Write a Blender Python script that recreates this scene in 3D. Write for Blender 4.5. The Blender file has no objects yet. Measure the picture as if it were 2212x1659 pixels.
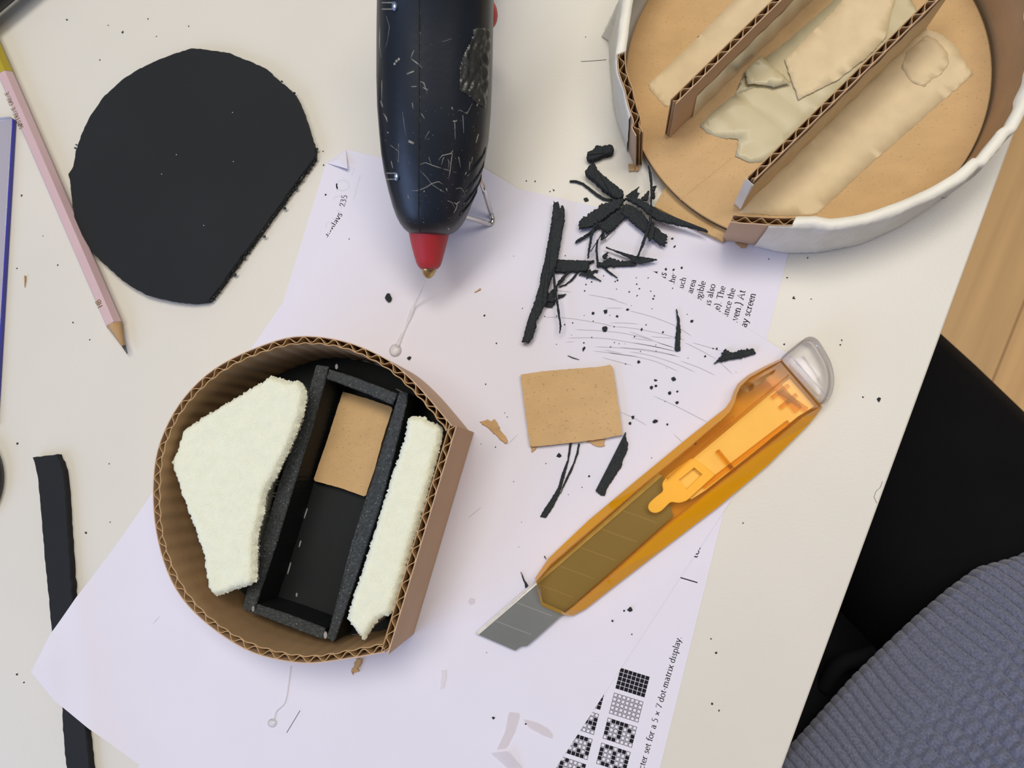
import bpy, bmesh, math, random
from mathutils import Vector, Matrix
from mathutils.bvhtree import BVHTree
from mathutils.geometry import delaunay_2d_cdt
R = random.Random(7)
scn = bpy.context.scene
COL = scn.collection

# ------------------------------------------------------------------ camera (phone held above the table)
W, H = 2212.0, 1659.0
NX, NY, F, CH = 1307.4, 1035.0, 1693.1, 332.3     # point under the lens, focal length (px), height above the table (mm)
TZ = 740.0                                         # table top above the floor (mm)
_d = Vector((NX - W / 2, -(NY - H / 2), -F)).normalized()
_up = -_d
_x = Vector((1, 0, 0)); _x = (_x - _up * _x.dot(_up)).normalized()
_y = _up.cross(_x)
ROT = Matrix((_x, _y, _up))                        # camera -> world
cam = bpy.data.cameras.new('camera'); camo = bpy.data.objects.new('camera', cam); COL.objects.link(camo)
cam.sensor_width = 36; cam.sensor_fit = 'HORIZONTAL'; cam.lens = 36 * F / W
cam.clip_start = 0.005; cam.clip_end = 50
cam.dof.use_dof = True; cam.dof.focus_distance = 0.33; cam.dof.aperture_fstop = 13
camo.matrix_world = Matrix.Translation((0, 0, (CH + TZ) / 1000)) @ ROT.to_4x4()
scn.camera = camo

def ray(px, py):
    return ROT @ Vector((px - W / 2, -(py - H / 2), -F))
def P(px, py, z=0.0):
    """point (mm, table frame) seen at photo pixel px,py that lies at height z above the table"""
    w = ray(px, py); t = (CH - z) / -w.z
    return Vector((w.x * t, w.y * t, z))
def P2(px, py, z=0.0):
    q = P(px, py, z); return (q.x, q.y)
def tr(ox, oy, s, pts):
    return [(ox + a / s, oy + b / s) for a, b in pts]

# ------------------------------------------------------------------ light
wd = bpy.data.worlds.new('room_light'); scn.world = wd; wd.use_nodes = True
wd.node_tree.nodes['Background'].inputs[0].default_value = (0.93, 0.95, 1.0, 1)
wd.node_tree.nodes['Background'].inputs[1].default_value = 0.17
def area(name, loc, target, sx, sy, power, col):
    l = bpy.data.lights.new(name, 'AREA'); l.shape = 'RECTANGLE'; l.size = sx; l.size_y = sy; l.energy = power; l.color = col
    o = bpy.data.objects.new(name, l); COL.objects.link(o); o.location = loc
    o.rotation_euler = (Vector(target) - Vector(loc)).to_track_quat('-Z', 'Y').to_euler()
    return o
area('ceiling_lamp', (-0.42, 0.48, 2.7), (-0.25, 0.3, 0.7), 1.4, 0.5, 14.5, (1.0, 0.955, 0.89))
area('ceiling_lamp', (0.50, 0.55, 2.7), (0.4, 0.4, 0.7), 1.4, 0.5, 18.5, (1.0, 0.92, 0.80))
area('window_light', (-1.25, -0.85, 1.5), (-0.15, -0.05, 0.74), 1.1, 0.9, 10.5, (0.40, 0.56, 1.0))
scn.view_settings.view_transform = 'Standard'; scn.view_settings.look = 'None'
scn.view_settings.gamma = 1.0; scn.view_settings.use_curve_mapping = False
scn.view_settings.exposure = 0.30

# ------------------------------------------------------------------ materials
def lin(r, g, b):
    f = lambda c: (c / 255 / 12.92) if c <= 10.3 else ((c / 255 + 0.055) / 1.055) ** 2.4
    return (f(r), f(g), f(b))
def nt(name):
    m = bpy.data.materials.new(name); m.use_nodes = True
    return m, m.node_tree, m.node_tree.nodes, m.node_tree.links
def pm(name, col, rough=0.6, var=0.0, vscale=40, bump=0.0, bscale=400, metal=0.0, spec=0.5, detail=4, specks=None, sss=0.0, stretch=None, coat=0.0, alpha=None):
    m, t, n, l = nt(name); b = n['Principled BSDF']
    b.inputs['Roughness'].default_value = rough; b.inputs['Metallic'].default_value = metal
    b.inputs['Specular IOR Level'].default_value = spec
    b.inputs['Coat Weight'].default_value = coat
    if sss: b.inputs['Subsurface Weight'].default_value = sss; b.inputs['Subsurface Radius'].default_value = (0.01, 0.009, 0.006)
    c4 = (*col, 1)
    tc = n.new('ShaderNodeTexCoord'); mp = n.new('ShaderNodeMapping'); l.new(tc.outputs['Object'], mp.inputs[0])
    if stretch: mp.inputs['Scale'].default_value = stretch
    last = None
    if var:
        no = n.new('ShaderNodeTexNoise'); no.inputs['Scale'].default_value = vscale; no.inputs['Detail'].default_value = detail
        l.new(mp.outputs[0], no.inputs['Vector'])
        r = n.new('ShaderNodeValToRGB'); r.color_ramp.elements[0].position = 0.3; r.color_ramp.elements[1].position = 0.7
        r.color_ramp.elements[0].color = (*[max(0, c * (1 - var)) for c in col], 1)
        r.color_ramp.elements[1].color = (*[min(1, c * (1 + var)) for c in col], 1)
        l.new(no.outputs['Fac'], r.inputs[0]); last = r.outputs[0]
    if specks:
        sc, thr, scol = specks
        n2 = n.new('ShaderNodeTexNoise'); n2.inputs['Scale'].default_value = sc; n2.inputs['Detail'].default_value = 1
        l.new(mp.outputs[0], n2.inputs['Vector'])
        r2 = n.new('ShaderNodeValToRGB'); r2.color_ramp.elements[0].position = thr; r2.color_ramp.elements[1].position = thr + 0.05
        r2.color_ramp.elements[0].color = (0, 0, 0, 1); r2.color_ramp.elements[1].color = (1, 1, 1, 1)
        l.new(n2.outputs['Fac'], r2.inputs[0])
        mx = n.new('ShaderNodeMixRGB'); l.new(r2.outputs[0], mx.inputs[0])
        if last: l.new(last, mx.inputs[1])
        else: mx.inputs[1].default_value = c4
        mx.inputs[2].default_value = (*scol, 1); last = mx.outputs[0]
    if last: l.new(last, b.inputs['Base Color'])
    else: b.inputs['Base Color'].default_value = c4
    if bump:
        n3 = n.new('ShaderNodeTexNoise'); n3.inputs['Scale'].default_value = bscale; n3.inputs['Detail'].default_value = 3
        l.new(mp.outputs[0], n3.inputs['Vector'])
        bp = n.new('ShaderNodeBump'); bp.inputs['Strength'].default_value = bump; bp.inputs['Distance'].default_value = 0.001
        l.new(n3.outputs['Fac'], bp.inputs['Height']); l.new(bp.outputs[0], b.inputs['Normal'])
    return m
def tint(name, col, dcol=None, diff=0.25, gloss=0.06, rough=0.08, trl=0.5):
    """see-through coloured plastic: light passes tinted, part is scattered, the surface shines"""
    m, t, n, l = nt(name); n.remove(n['Principled BSDF']); out = n['Material Output']
    tp = n.new('ShaderNodeBsdfTransparent'); tp.inputs[0].default_value = (*col, 1)
    df = n.new('ShaderNodeBsdfDiffuse'); df.inputs[0].default_value = (*(dcol or col), 1)
    ts = n.new('ShaderNodeBsdfTranslucent'); ts.inputs[0].default_value = (*(dcol or col), 1)
    m1 = n.new('ShaderNodeMixShader'); m1.inputs[0].default_value = trl; l.new(df.outputs[0], m1.inputs[1]); l.new(ts.outputs[0], m1.inputs[2])
    m2 = n.new('ShaderNodeMixShader'); m2.inputs[0].default_value = diff; l.new(tp.outputs[0], m2.inputs[1]); l.new(m1.outputs[0], m2.inputs[2])
    gl = n.new('ShaderNodeBsdfGlossy'); gl.inputs['Roughness'].default_value = rough
    fr = n.new('ShaderNodeFresnel'); fr.inputs['IOR'].default_value = 1.35
    mu = n.new('ShaderNodeMath'); mu.operation = 'MULTIPLY'; mu.inputs[1].default_value = gloss / 0.04; mu.use_clamp = True
    l.new(fr.outputs[0], mu.inputs[0])
    m3 = n.new('ShaderNodeMixShader'); l.new(mu.outputs[0], m3.inputs[0]); l.new(m2.outputs[0], m3.inputs[1]); l.new(gl.outputs[0], m3.inputs[2])
    l.new(m3.outputs[0], out.inputs[0])
    return m
M = {}
M['laminate'] = pm('white_laminate', lin(206, 202, 192), 0.42, 0.015, 25, 0.06, 900)
M['edge'] = pm('laminate_edge', lin(226, 220, 208), 0.4)
M['paper'] = pm('white_paper', lin(214, 211, 222), 0.75, 0.012, 30, 0.03, 1500, spec=0.2)
M['ink'] = pm('printed_ink', lin(22, 22, 28), 0.8, spec=0.2)
M['faint'] = pm('faint_print', lin(206, 204, 212), 0.8, spec=0.2)
M['pencil_line'] = pm('pencil_line', lin(172, 170, 177), 0.8, spec=0.2)
M['card'] = pm('brown_cardboard', lin(193, 160, 115), 0.85, 0.05, 90, 0.10, 900, spec=0.2, specks=(800, 0.67, lin(172, 138, 97)), stretch=(1, 1.6, 1))
M['card_in'] = pm('brown_cardboard_liner', lin(176, 144, 106), 0.85, 0.08, 50, 0.10, 700, spec=0.2)
M['card_face'] = pm('smooth_brown_liner', lin(193, 163, 134), 0.75, 0.03, 60, 0.05, 900, spec=0.25)
M['card_edge'] = pm('cut_cardboard_edge', lin(200, 172, 134), 0.9, 0.06, 120, spec=0.1)
M['flute'] = pm('corrugated_fluting', lin(186, 154, 112), 0.9, 0.05, 120, spec=0.1)
M['scrap'] = pm('torn_cardboard', lin(184, 150, 108), 0.9, 0.12, 160, 0.3, 700, spec=0.1)
M['tape'] = pm('masking_tape', lin(206, 186, 149), 0.6, 0.06, 130, 0.15, 300, spec=0.35)
M['tape_white'] = pm('white_masking_tape', lin(226, 222, 208), 0.55, 0.05, 70, 0.9, 100, spec=0.35)
M['tape_thin'] = tint('thin_creased_tape', (0.92, 0.88, 0.72), lin(226, 214, 176), 0.75, 0.05, 0.35, 0.25)
M['foam'] = pm('black_foam_board', lin(26, 28, 31), 0.78, 0.10, 18, 0.05, 900, spec=0.3)
M['foam_cut'] = pm('cut_black_foam', lin(58, 62, 64), 0.8, 0.4, 1100, 0.9, 1300, spec=0.35, specks=(1500, 0.68, lin(128, 132, 134)))
M['foam_thin'] = pm('black_foam_shaving', lin(38, 42, 44), 0.8, 0.30, 900, 0.5, 1100, spec=0.3)
M['foam_dark'] = pm('black_foam_floor', lin(22, 26, 27), 0.65, 0.10, 30, 0.04, 500, spec=0.22)
M['sponge'] = pm('cream_sponge_foam', lin(224, 226, 206), 0.95, 0.03, 250, 0.45, 1700, spec=0.1, sss=0.3, specks=(1700, 0.70, lin(212, 211, 182)))
M['orange'] = tint('clear_orange_plastic', (1.0, 0.84, 0.50), lin(255, 196, 90), 0.13, 0.04, 0.1, 0.45)
M['orange_lit_side'] = tint('orange_plastic_lit_through', (1.0, 0.78, 0.22), lin(255, 182, 18), 0.78, 0.03, 0.12, 0.12)  # same plastic, light passing through the sides is put into the colour
M['orange_base'] = tint('orange_back_face', (1.0, 0.86, 0.50), lin(255, 190, 80), 0.1, 0.03, 0.1, 0.5)
M['orange_back'] = tint('orange_back_wall', (1.0, 0.90, 0.55), lin(255, 186, 50), 0.42, 0.02, 0.15, 0.1)  # lightened: light entering from the sides is put into the colour
M['slider'] = pm('yellow_slider', lin(255, 225, 140), 0.45)
M['carriage'] = pm('pale_carriage', lin(252, 236, 196), 0.5, 0.04, 120)
M['clear'] = tint('clear_plastic', (0.975, 0.97, 0.975), lin(240, 238, 240), 0.10, 0.03, 0.06, 0.1)
M['acrylic'] = tint('tinted_acrylic', (0.93, 0.93, 0.99), lin(222, 220, 238), 0.22, 0.05, 0.06, 0.3)
M['acrylic_edge'] = pm('blue_acrylic_edge', lin(52, 54, 150), 0.25)
M['glue'] = tint('clear_hot_glue', (0.985, 0.985, 0.98), lin(246, 244, 246), 0.3, 0.02, 0.06, 0.1)
M['glint_white'] = pm('glint_white', lin(226, 229, 236), 0.2, spec=0.6)  # white for the painted glints at the base gap
M['dry_glue'] = pm('dried_glue', lin(132, 132, 126), 0.3, 0.2, 300)
M['clear_tape'] = tint('clear_sticky_tape', (0.97, 0.96, 0.96), lin(240, 237, 240), 0.16, 0.02, 0.2, 0.1)
M['blade'] = pm('grey_steel_blade', lin(104, 106, 104), 0.5, 0.06, 60, metal=0.25, spec=0.5)
M['bevel'] = pm('ground_blade_edge', lin(206, 204, 196), 0.35, 0.12, 300, metal=0.3)
M['score'] = pm('blade_score_line', lin(122, 124, 121), 0.5, metal=0.25)
M['chrome'] = pm('chrome_wire', lin(205, 203, 200), 0.16, metal=1.0)
M['brass'] = pm('heat_stained_metal', lin(168, 146, 104), 0.28, 0.35, 260, metal=0.9)
M['gun'] = pm('dark_blue_black_plastic', lin(17, 24, 34), 0.36, 0.25, 40, 0.06, 300, spec=0.45)
M['gun_dark'] = pm('black_recess', lin(6, 7, 9), 0.5)
M['gun_patch'] = pm('dried_glue_patch', lin(44, 46, 45), 0.34, 0.5, 160, 0.9, 220, spec=0.6)
M['screw'] = pm('screw_head', lin(150, 170, 205), 0.25, metal=0.8)
M['red'] = pm('red_silicone', lin(172, 40, 46), 0.5, 0.08, 120, 0.05, 500)
M['pink'] = pm('pink_lacquer', lin(194, 167, 171), 0.4, 0.02, 100)
M['yellow'] = pm('yellow_lacquer', lin(168, 150, 40), 0.35)
M['wood_tip'] = pm('sharpened_wood', lin(176, 142, 100), 0.7, 0.12, 300, stretch=(1, 0.3, 1))
M['lead'] = pm('pencil_lead', lin(70, 68, 72), 0.35)
M['gold'] = pm('gold_foil', lin(128, 104, 62), 0.35, metal=0.6)
M['black_plastic'] = pm('black_plastic', lin(20, 22, 28), 0.4)
M['blue_plastic'] = pm('blue_rubber', lin(30, 70, 140), 0.45)
M['trousers'] = pm('black_denim', lin(9, 9, 12), 0.9, 0.2, 30, 0.15, 900, spec=0.15)
M['skin'] = pm('skin', lin(214, 170, 146), 0.55, sss=0.1)
M['hair'] = pm('brown_hair', lin(70, 50, 36), 0.6)
M['metal_leg'] = pm('grey_steel_tube', lin(150, 150, 150), 0.4, metal=0.6)

def mat_floor():
    m, t, n, l = nt('pine_floor'); b = n['Principled BSDF']; b.inputs['Roughness'].default_value = 0.5
    tc = n.new('ShaderNodeTexCoord'); mp = n.new('ShaderNodeMapping'); l.new(tc.outputs['Object'], mp.inputs[0])
    mp.inputs['Rotation'].default_value = (0, 0, math.radians(-66))
    br = n.new('ShaderNodeTexBrick'); br.inputs['Scale'].default_value = 1.0; br.inputs['Brick Width'].default_value = 2.4; br.inputs['Row Height'].default_value = 0.135
    br.inputs['Mortar Size'].default_value = 0.0012; br.inputs['Color1'].default_value = (*lin(230, 192, 138), 1); br.inputs['Color2'].default_value = (*lin(224, 180, 126), 1)
    br.inputs['Mortar'].default_value = (*lin(150, 106, 66), 1); l.new(mp.outputs[0], br.inputs['Vector'])
    m2 = n.new('ShaderNodeMapping'); m2.inputs['Scale'].default_value = (1.2, 26, 1); l.new(mp.outputs[0], m2.inputs[0])
    no = n.new('ShaderNodeTexNoise'); no.inputs['Scale'].default_value = 1.6; no.inputs['Detail'].default_value = 5; l.new(m2.outputs[0], no.inputs['Vector'])
    r = n.new('ShaderNodeValToRGB'); r.color_ramp.elements[0].position = 0.35; r.color_ramp.elements[0].color = (0.86, 0.83, 0.78, 1)
    r.color_ramp.elements[1].position = 0.65; r.color_ramp.elements[1].color = (1.08, 1.06, 1.02, 1); l.new(no.outputs['Fac'], r.inputs[0])
    mx = n.new('ShaderNodeMixRGB'); mx.blend_type = 'MULTIPLY'; mx.inputs[0].default_value = 1; l.new(br.outputs[0], mx.inputs[1]); l.new(r.outputs[0], mx.inputs[2])
    last = mx.outputs[0]
    for px, py, rad in ((2130, 539, 17), (2209, 373, 26), (2182, 383, 13), (2171, 441, 13), (2199, 481, 10), (2071, 622, 22), (1900, 240, 20), (2240, 620, 16)):
        q = P(px, py, -TZ) / 1000
        ds = n.new('ShaderNodeVectorMath'); ds.operation = 'DISTANCE'; l.new(tc.outputs['Object'], ds.inputs[0]); ds.inputs[1].default_value = (q.x, q.y, 0)
        mr = n.new('ShaderNodeMapRange'); mr.inputs['From Min'].default_value = rad / 1000 * 0.25; mr.inputs['From Max'].default_value = rad / 1000
        mr.inputs['To Min'].default_value = 0.85; mr.inputs['To Max'].default_value = 0.0; mr.interpolation_type = 'SMOOTHSTEP'; l.new(ds.outputs['Value'], mr.inputs['Value'])
        k = n.new('ShaderNodeMixRGB'); l.new(mr.outputs[0], k.inputs[0]); l.new(last, k.inputs[1]); k.inputs[2].default_value = (*lin(92, 60, 44), 1); last = k.outputs[0]
    l.new(last, b.inputs['Base Color'])
    return m
M['floor'] = mat_floor()

def mat_knit():
    m, t, n, l = nt('blue_grey_knit'); b = n['Principled BSDF']; b.inputs['Roughness'].default_value = 0.95
    b.inputs['Specular IOR Level'].default_value = 0.1; b.inputs['Sheen Weight'].default_value = 0.35
    tc = n.new('ShaderNodeTexCoord')
    no = n.new('ShaderNodeTexNoise'); no.inputs['Scale'].default_value = 900; no.inputs['Detail'].default_value = 4; l.new(tc.outputs['Object'], no.inputs['Vector'])
    r = n.new('ShaderNodeValToRGB'); r.color_ramp.elements[0].position = 0.32; r.color_ramp.elements[0].color = (*lin(90, 94, 112), 1)
    r.color_ramp.elements[1].position = 0.72; r.color_ramp.elements[1].color = (*lin(116, 120, 142), 1); l.new(no.outputs['Fac'], r.inputs[0])
    l.new(r.outputs[0], b.inputs['Base Color'])
    bp = n.new('ShaderNodeBump'); bp.inputs['Strength'].default_value = 0.7; bp.inputs['Distance'].default_value = 0.0012; l.new(no.outputs['Fac'], bp.inputs['Height']); l.new(bp.outputs[0], b.inputs['Normal'])
    return m
M['knit'] = mat_knit()

# ------------------------------------------------------------------ mesh helpers (all coordinates mm, table frame)
class MB:
    def __init__(s): s.v = []; s.f = []; s.m = []
    def add(s, vs, fs, mi=0):
        o = len(s.v); s.v += [tuple(p) for p in vs]
        for f in fs: s.f.append([o + i for i in f]); s.m.append(mi)
        return s
    def poly(s, pts, mi=0): return s.add(pts, [list(range(len(pts)))], mi)
    def prism(s, xy, z0, z1, mi=0, inset=0.0):
        n = len(xy); z1f = z1 if callable(z1) else (lambda x, y: z1)
        c = Vector((sum(p[0] for p in xy) / n, sum(p[1] for p in xy) / n))
        top = [(p[0], p[1], z1f(p[0], p[1])) for p in xy]
        return s.add([(p[0], p[1], z0) for p in xy] + top, [list(range(n))[::-1], list(range(n, 2 * n))] + [[i, (i + 1) % n, n + (i + 1) % n, n + i] for i in range(n)], mi)
    def rings(s, rings, mi=0, close=True, caps=True):
        n = len(rings[0]); k = len(rings)
        fs = []
        for j in range(k - 1):
            for i in range(n if close else n - 1):
                fs.append([j * n + i, j * n + (i + 1) % n, (j + 1) * n + (i + 1) % n, (j + 1) * n + i])
        if caps: fs += [list(range(n))[::-1], list(range((k - 1) * n, k * n))]
        return s.add([p for r in rings for p in r], fs, mi)
    def tube(s, pts, rad, seg=8, mi=0, flat=1.0):
        pts = [Vector(p) for p in pts]; rs = rad if isinstance(rad, (list, tuple)) else [rad] * len(pts)
        rings = []
        for i, p in enumerate(pts):
            t = (pts[min(i + 1, len(pts) - 1)] - pts[max(i - 1, 0)]).normalized()
            a = Vector((0, 0, 1)) if abs(t.z) < 0.95 else Vector((1, 0, 0))
            x = t.cross(a).normalized(); y = x.cross(t).normalized()
            rings.append([p + x * math.cos(2 * math.pi * k / seg) * rs[i] + y * math.sin(2 * math.pi * k / seg) * rs[i] * flat for k in range(seg)])
        return s.rings(rings, mi)
    def ribbon(s, path, hw, z0, z1, mi=0, closed=False):
        """thin upright wall along an xy path"""
        n = len(path); nr = normals2(path, closed)
        a = [(p[0] + q[0] * hw, p[1] + q[1] * hw) for p, q in zip(path, nr)]; b = [(p[0] - q[0] * hw, p[1] - q[1] * hw) for p, q in zip(path, nr)]
        zf0 = z0 if callable(z0) else (lambda i: z0); zf1 = z1 if callable(z1) else (lambda i: z1)
        vs = []
        for i in range(n): vs += [(*a[i], zf0(i)), (*a[i], zf1(i)), (*b[i], zf1(i)), (*b[i], zf0(i))]
        fs = []
        for i in range(n if closed else n - 1):
            j = (i + 1) % n
            for k in range(4): fs.append([i * 4 + k, j * 4 + k, j * 4 + (k + 1) % 4, i * 4 + (k + 1) % 4])
        if not closed: fs += [[0, 1, 2, 3], [n * 4 - 1, n * 4 - 2, n * 4 - 3, n * 4 - 4]]
        return s.add(vs, fs, mi)
    def stroke(s, pts, w, z, mi=0, taper=False):
        """flat painted line on a surface"""
        n = len(pts); nr = normals2([(p[0], p[1]) for p in pts], False); vs = []
        ws = w if isinstance(w, (list, tuple)) else [w] * n
        for i, (p, q) in enumerate(zip(pts, nr)):
            k = ws[i] / 2 * (0.25 if taper and i in (0, n - 1) else 1)
            vs += [(p[0] + q[0] * k, p[1] + q[1] * k, z), (p[0] - q[0] * k, p[1] - q[1] * k, z)]
        return s.add(vs, [[2 * i, 2 * i + 1, 2 * i + 3, 2 * i + 2] for i in range(n - 1)], mi)
    def ellipsoid(s, c, r, seg=14, rin=8, mi=0, zmin=-1.0):
        rings = []
        for j in range(rin + 1):
            a = math.asin(max(-1, zmin)) + (math.pi / 2 - math.asin(max(-1, zmin))) * j / rin
            k = max(math.cos(a), 0.02)
            rings.append([(c[0] + r[0] * k * math.cos(2 * math.pi * i / seg), c[1] + r[1] * k * math.sin(2 * math.pi * i / seg), c[2] + r[2] * math.sin(a)) for i in range(seg)])
        return s.rings(rings, mi)
def normals2(path, closed):
    n = len(path); out = []
    for i in range(n):
        a = path[(i - 1) % n] if closed else path[max(i - 1, 0)]; b = path[(i + 1) % n] if closed else path[min(i + 1, n - 1)]
        dx, dy = b[0] - a[0], b[1] - a[1]; l = math.hypot(dx, dy) or 1
        out.append((dy / l, -dx / l))
    return out
def resample(path, step, closed=False):
    pts = list(path) + ([path[0]] if closed else []); d = [0.0]
    for a, b in zip(pts, pts[1:]): d.append(d[-1] + math.dist(a[:2], b[:2]))
    n = max(2, round(d[-1] / step)); out = []; k = 0
    for i in range(n + (0 if closed else 1)):
        t = d[-1] * i / n
        while k < len(d) - 2 and d[k + 1] < t: k += 1
        f = (t - d[k]) / ((d[k + 1] - d[k]) or 1); out.append((pts[k][0] + (pts[k + 1][0] - pts[k][0]) * f, pts[k][1] + (pts[k + 1][1] - pts[k][1]) * f))
    return out
def smooth(path, it=2, closed=False):
    for _ in range(it):
        n = len(path); q = []
        for i in range(n):
            if not closed and i in (0, n - 1): q.append(path[i]); continue
            a, b, c = path[(i - 1) % n], path[i], path[(i + 1) % n]
            q.append((a[0] * .25 + b[0] * .5 + c[0] * .25, a[1] * .25 + b[1] * .5 + c[1] * .25))
        path = q
    return path
def inside(x, y, poly):
    c = False
    for (x0, y0), (x1, y1) in zip(poly, poly[1:] + poly[:1]):
        if (y0 > y) != (y1 > y) and x < (x1 - x0) * (y - y0) / (y1 - y0) + x0: c = not c
    return c
def area2(p): return sum(a[0] * b[1] - b[0] * a[1] for a, b in zip(p, p[1:] + p[:1])) / 2
def ccw(p): return list(p) if area2(list(p)) > 0 else list(p)[::-1]
def offset(path, d):
    """closed ccw polygon grown by d"""
    nr = normals2(path, True); return [(p[0] + q[0] * d, p[1] + q[1] * d) for p, q in zip(path, nr)]

def wpos(v): return Vector((v[0] / 1000, v[1] / 1000, (v[2] + TZ) / 1000))
def thing(name, label, cat, loc, group=None):
    o = bpy.data.objects.new(name, None); COL.objects.link(o); o.empty_display_size = 0.01
    o.location = wpos(loc); o['label'] = label; o['category'] = cat
    if group: o['group'] = group
    return o
def build(name, mb, mats, parent=None, top=0, tri=False, shade=False, bevel=0.0, label=None, cat=None, group=None, solid=0.0, subsurf=0, auto=None):
    if not isinstance(mats, (list, tuple)): mats = [mats]
    me = bpy.data.meshes.new(name)
    if parent is not None:
        base = parent.location.copy(); q = parent.parent
        while q is not None: base += q.location; q = q.parent
    else:
        xs = [p[0] for p in mb.v]; ys = [p[1] for p in mb.v]; zs = [p[2] for p in mb.v]
        base = wpos(((min(xs) + max(xs)) / 2, (min(ys) + max(ys)) / 2, min(zs)))
    me.from_pydata([tuple(wpos(p) - base) for p in mb.v], [], mb.f)
    for m in mats: me.materials.append(m)
    me.polygons.foreach_set('material_index', mb.m)
    if top:                                   # cut upper faces show the bare core
        zm = max(p[2] for p in mb.v); me.update()
        for f in me.polygons:
            if min(mb.v[i][2] for i in f.vertices) > zm - .8: f.material_index = 0
    bm = bmesh.new(); bm.from_mesh(me); bmesh.ops.recalc_face_normals(bm, faces=bm.faces)
    if tri: bmesh.ops.triangulate(bm, faces=[f for f in bm.faces if len(f.verts) > 4], ngon_method='EAR_CLIP')
    bm.to_mesh(me); bm.free()
    o = bpy.data.objects.new(name, me); COL.objects.link(o)
    if parent is not None: o.parent = parent
    else: o.location = base
    if shade or auto:
        me.polygons.foreach_set('use_smooth', [True] * len(me.polygons))
        if auto: me.set_sharp_from_angle(angle=math.radians(auto))
    if solid:
        md = o.modifiers.new('thickness', 'SOLIDIFY'); md.thickness = solid / 1000; md.offset = -1
    if bevel:
        md = o.modifiers.new('bevel', 'BEVEL'); md.width = bevel / 1000; md.segments = 2; md.limit_method = 'ANGLE'; md.angle_limit = math.radians(35)
    if subsurf:
        md = o.modifiers.new('subdivision', 'SUBSURF'); md.levels = subsurf; md.render_levels = subsurf
    if label: o['label'] = label
    if cat: o['category'] = cat
    if group: o['group'] = group
    me.update()
    return o
def outline(px, z, step=1.2, jit=0.0, soft=0):
    p = ccw([P2(a, b, z) for a, b in px])
    if step: p = resample(p, step, True)
    if soft: p = smooth(p, soft, True)
    if jit:
        nr = normals2(p, True); p = [(a[0] + q[0] * k, a[1] + q[1] * k) for a, q, k in ((a, q, R.gauss(0, jit)) for a, q in zip(p, nr))]
    return p

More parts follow.
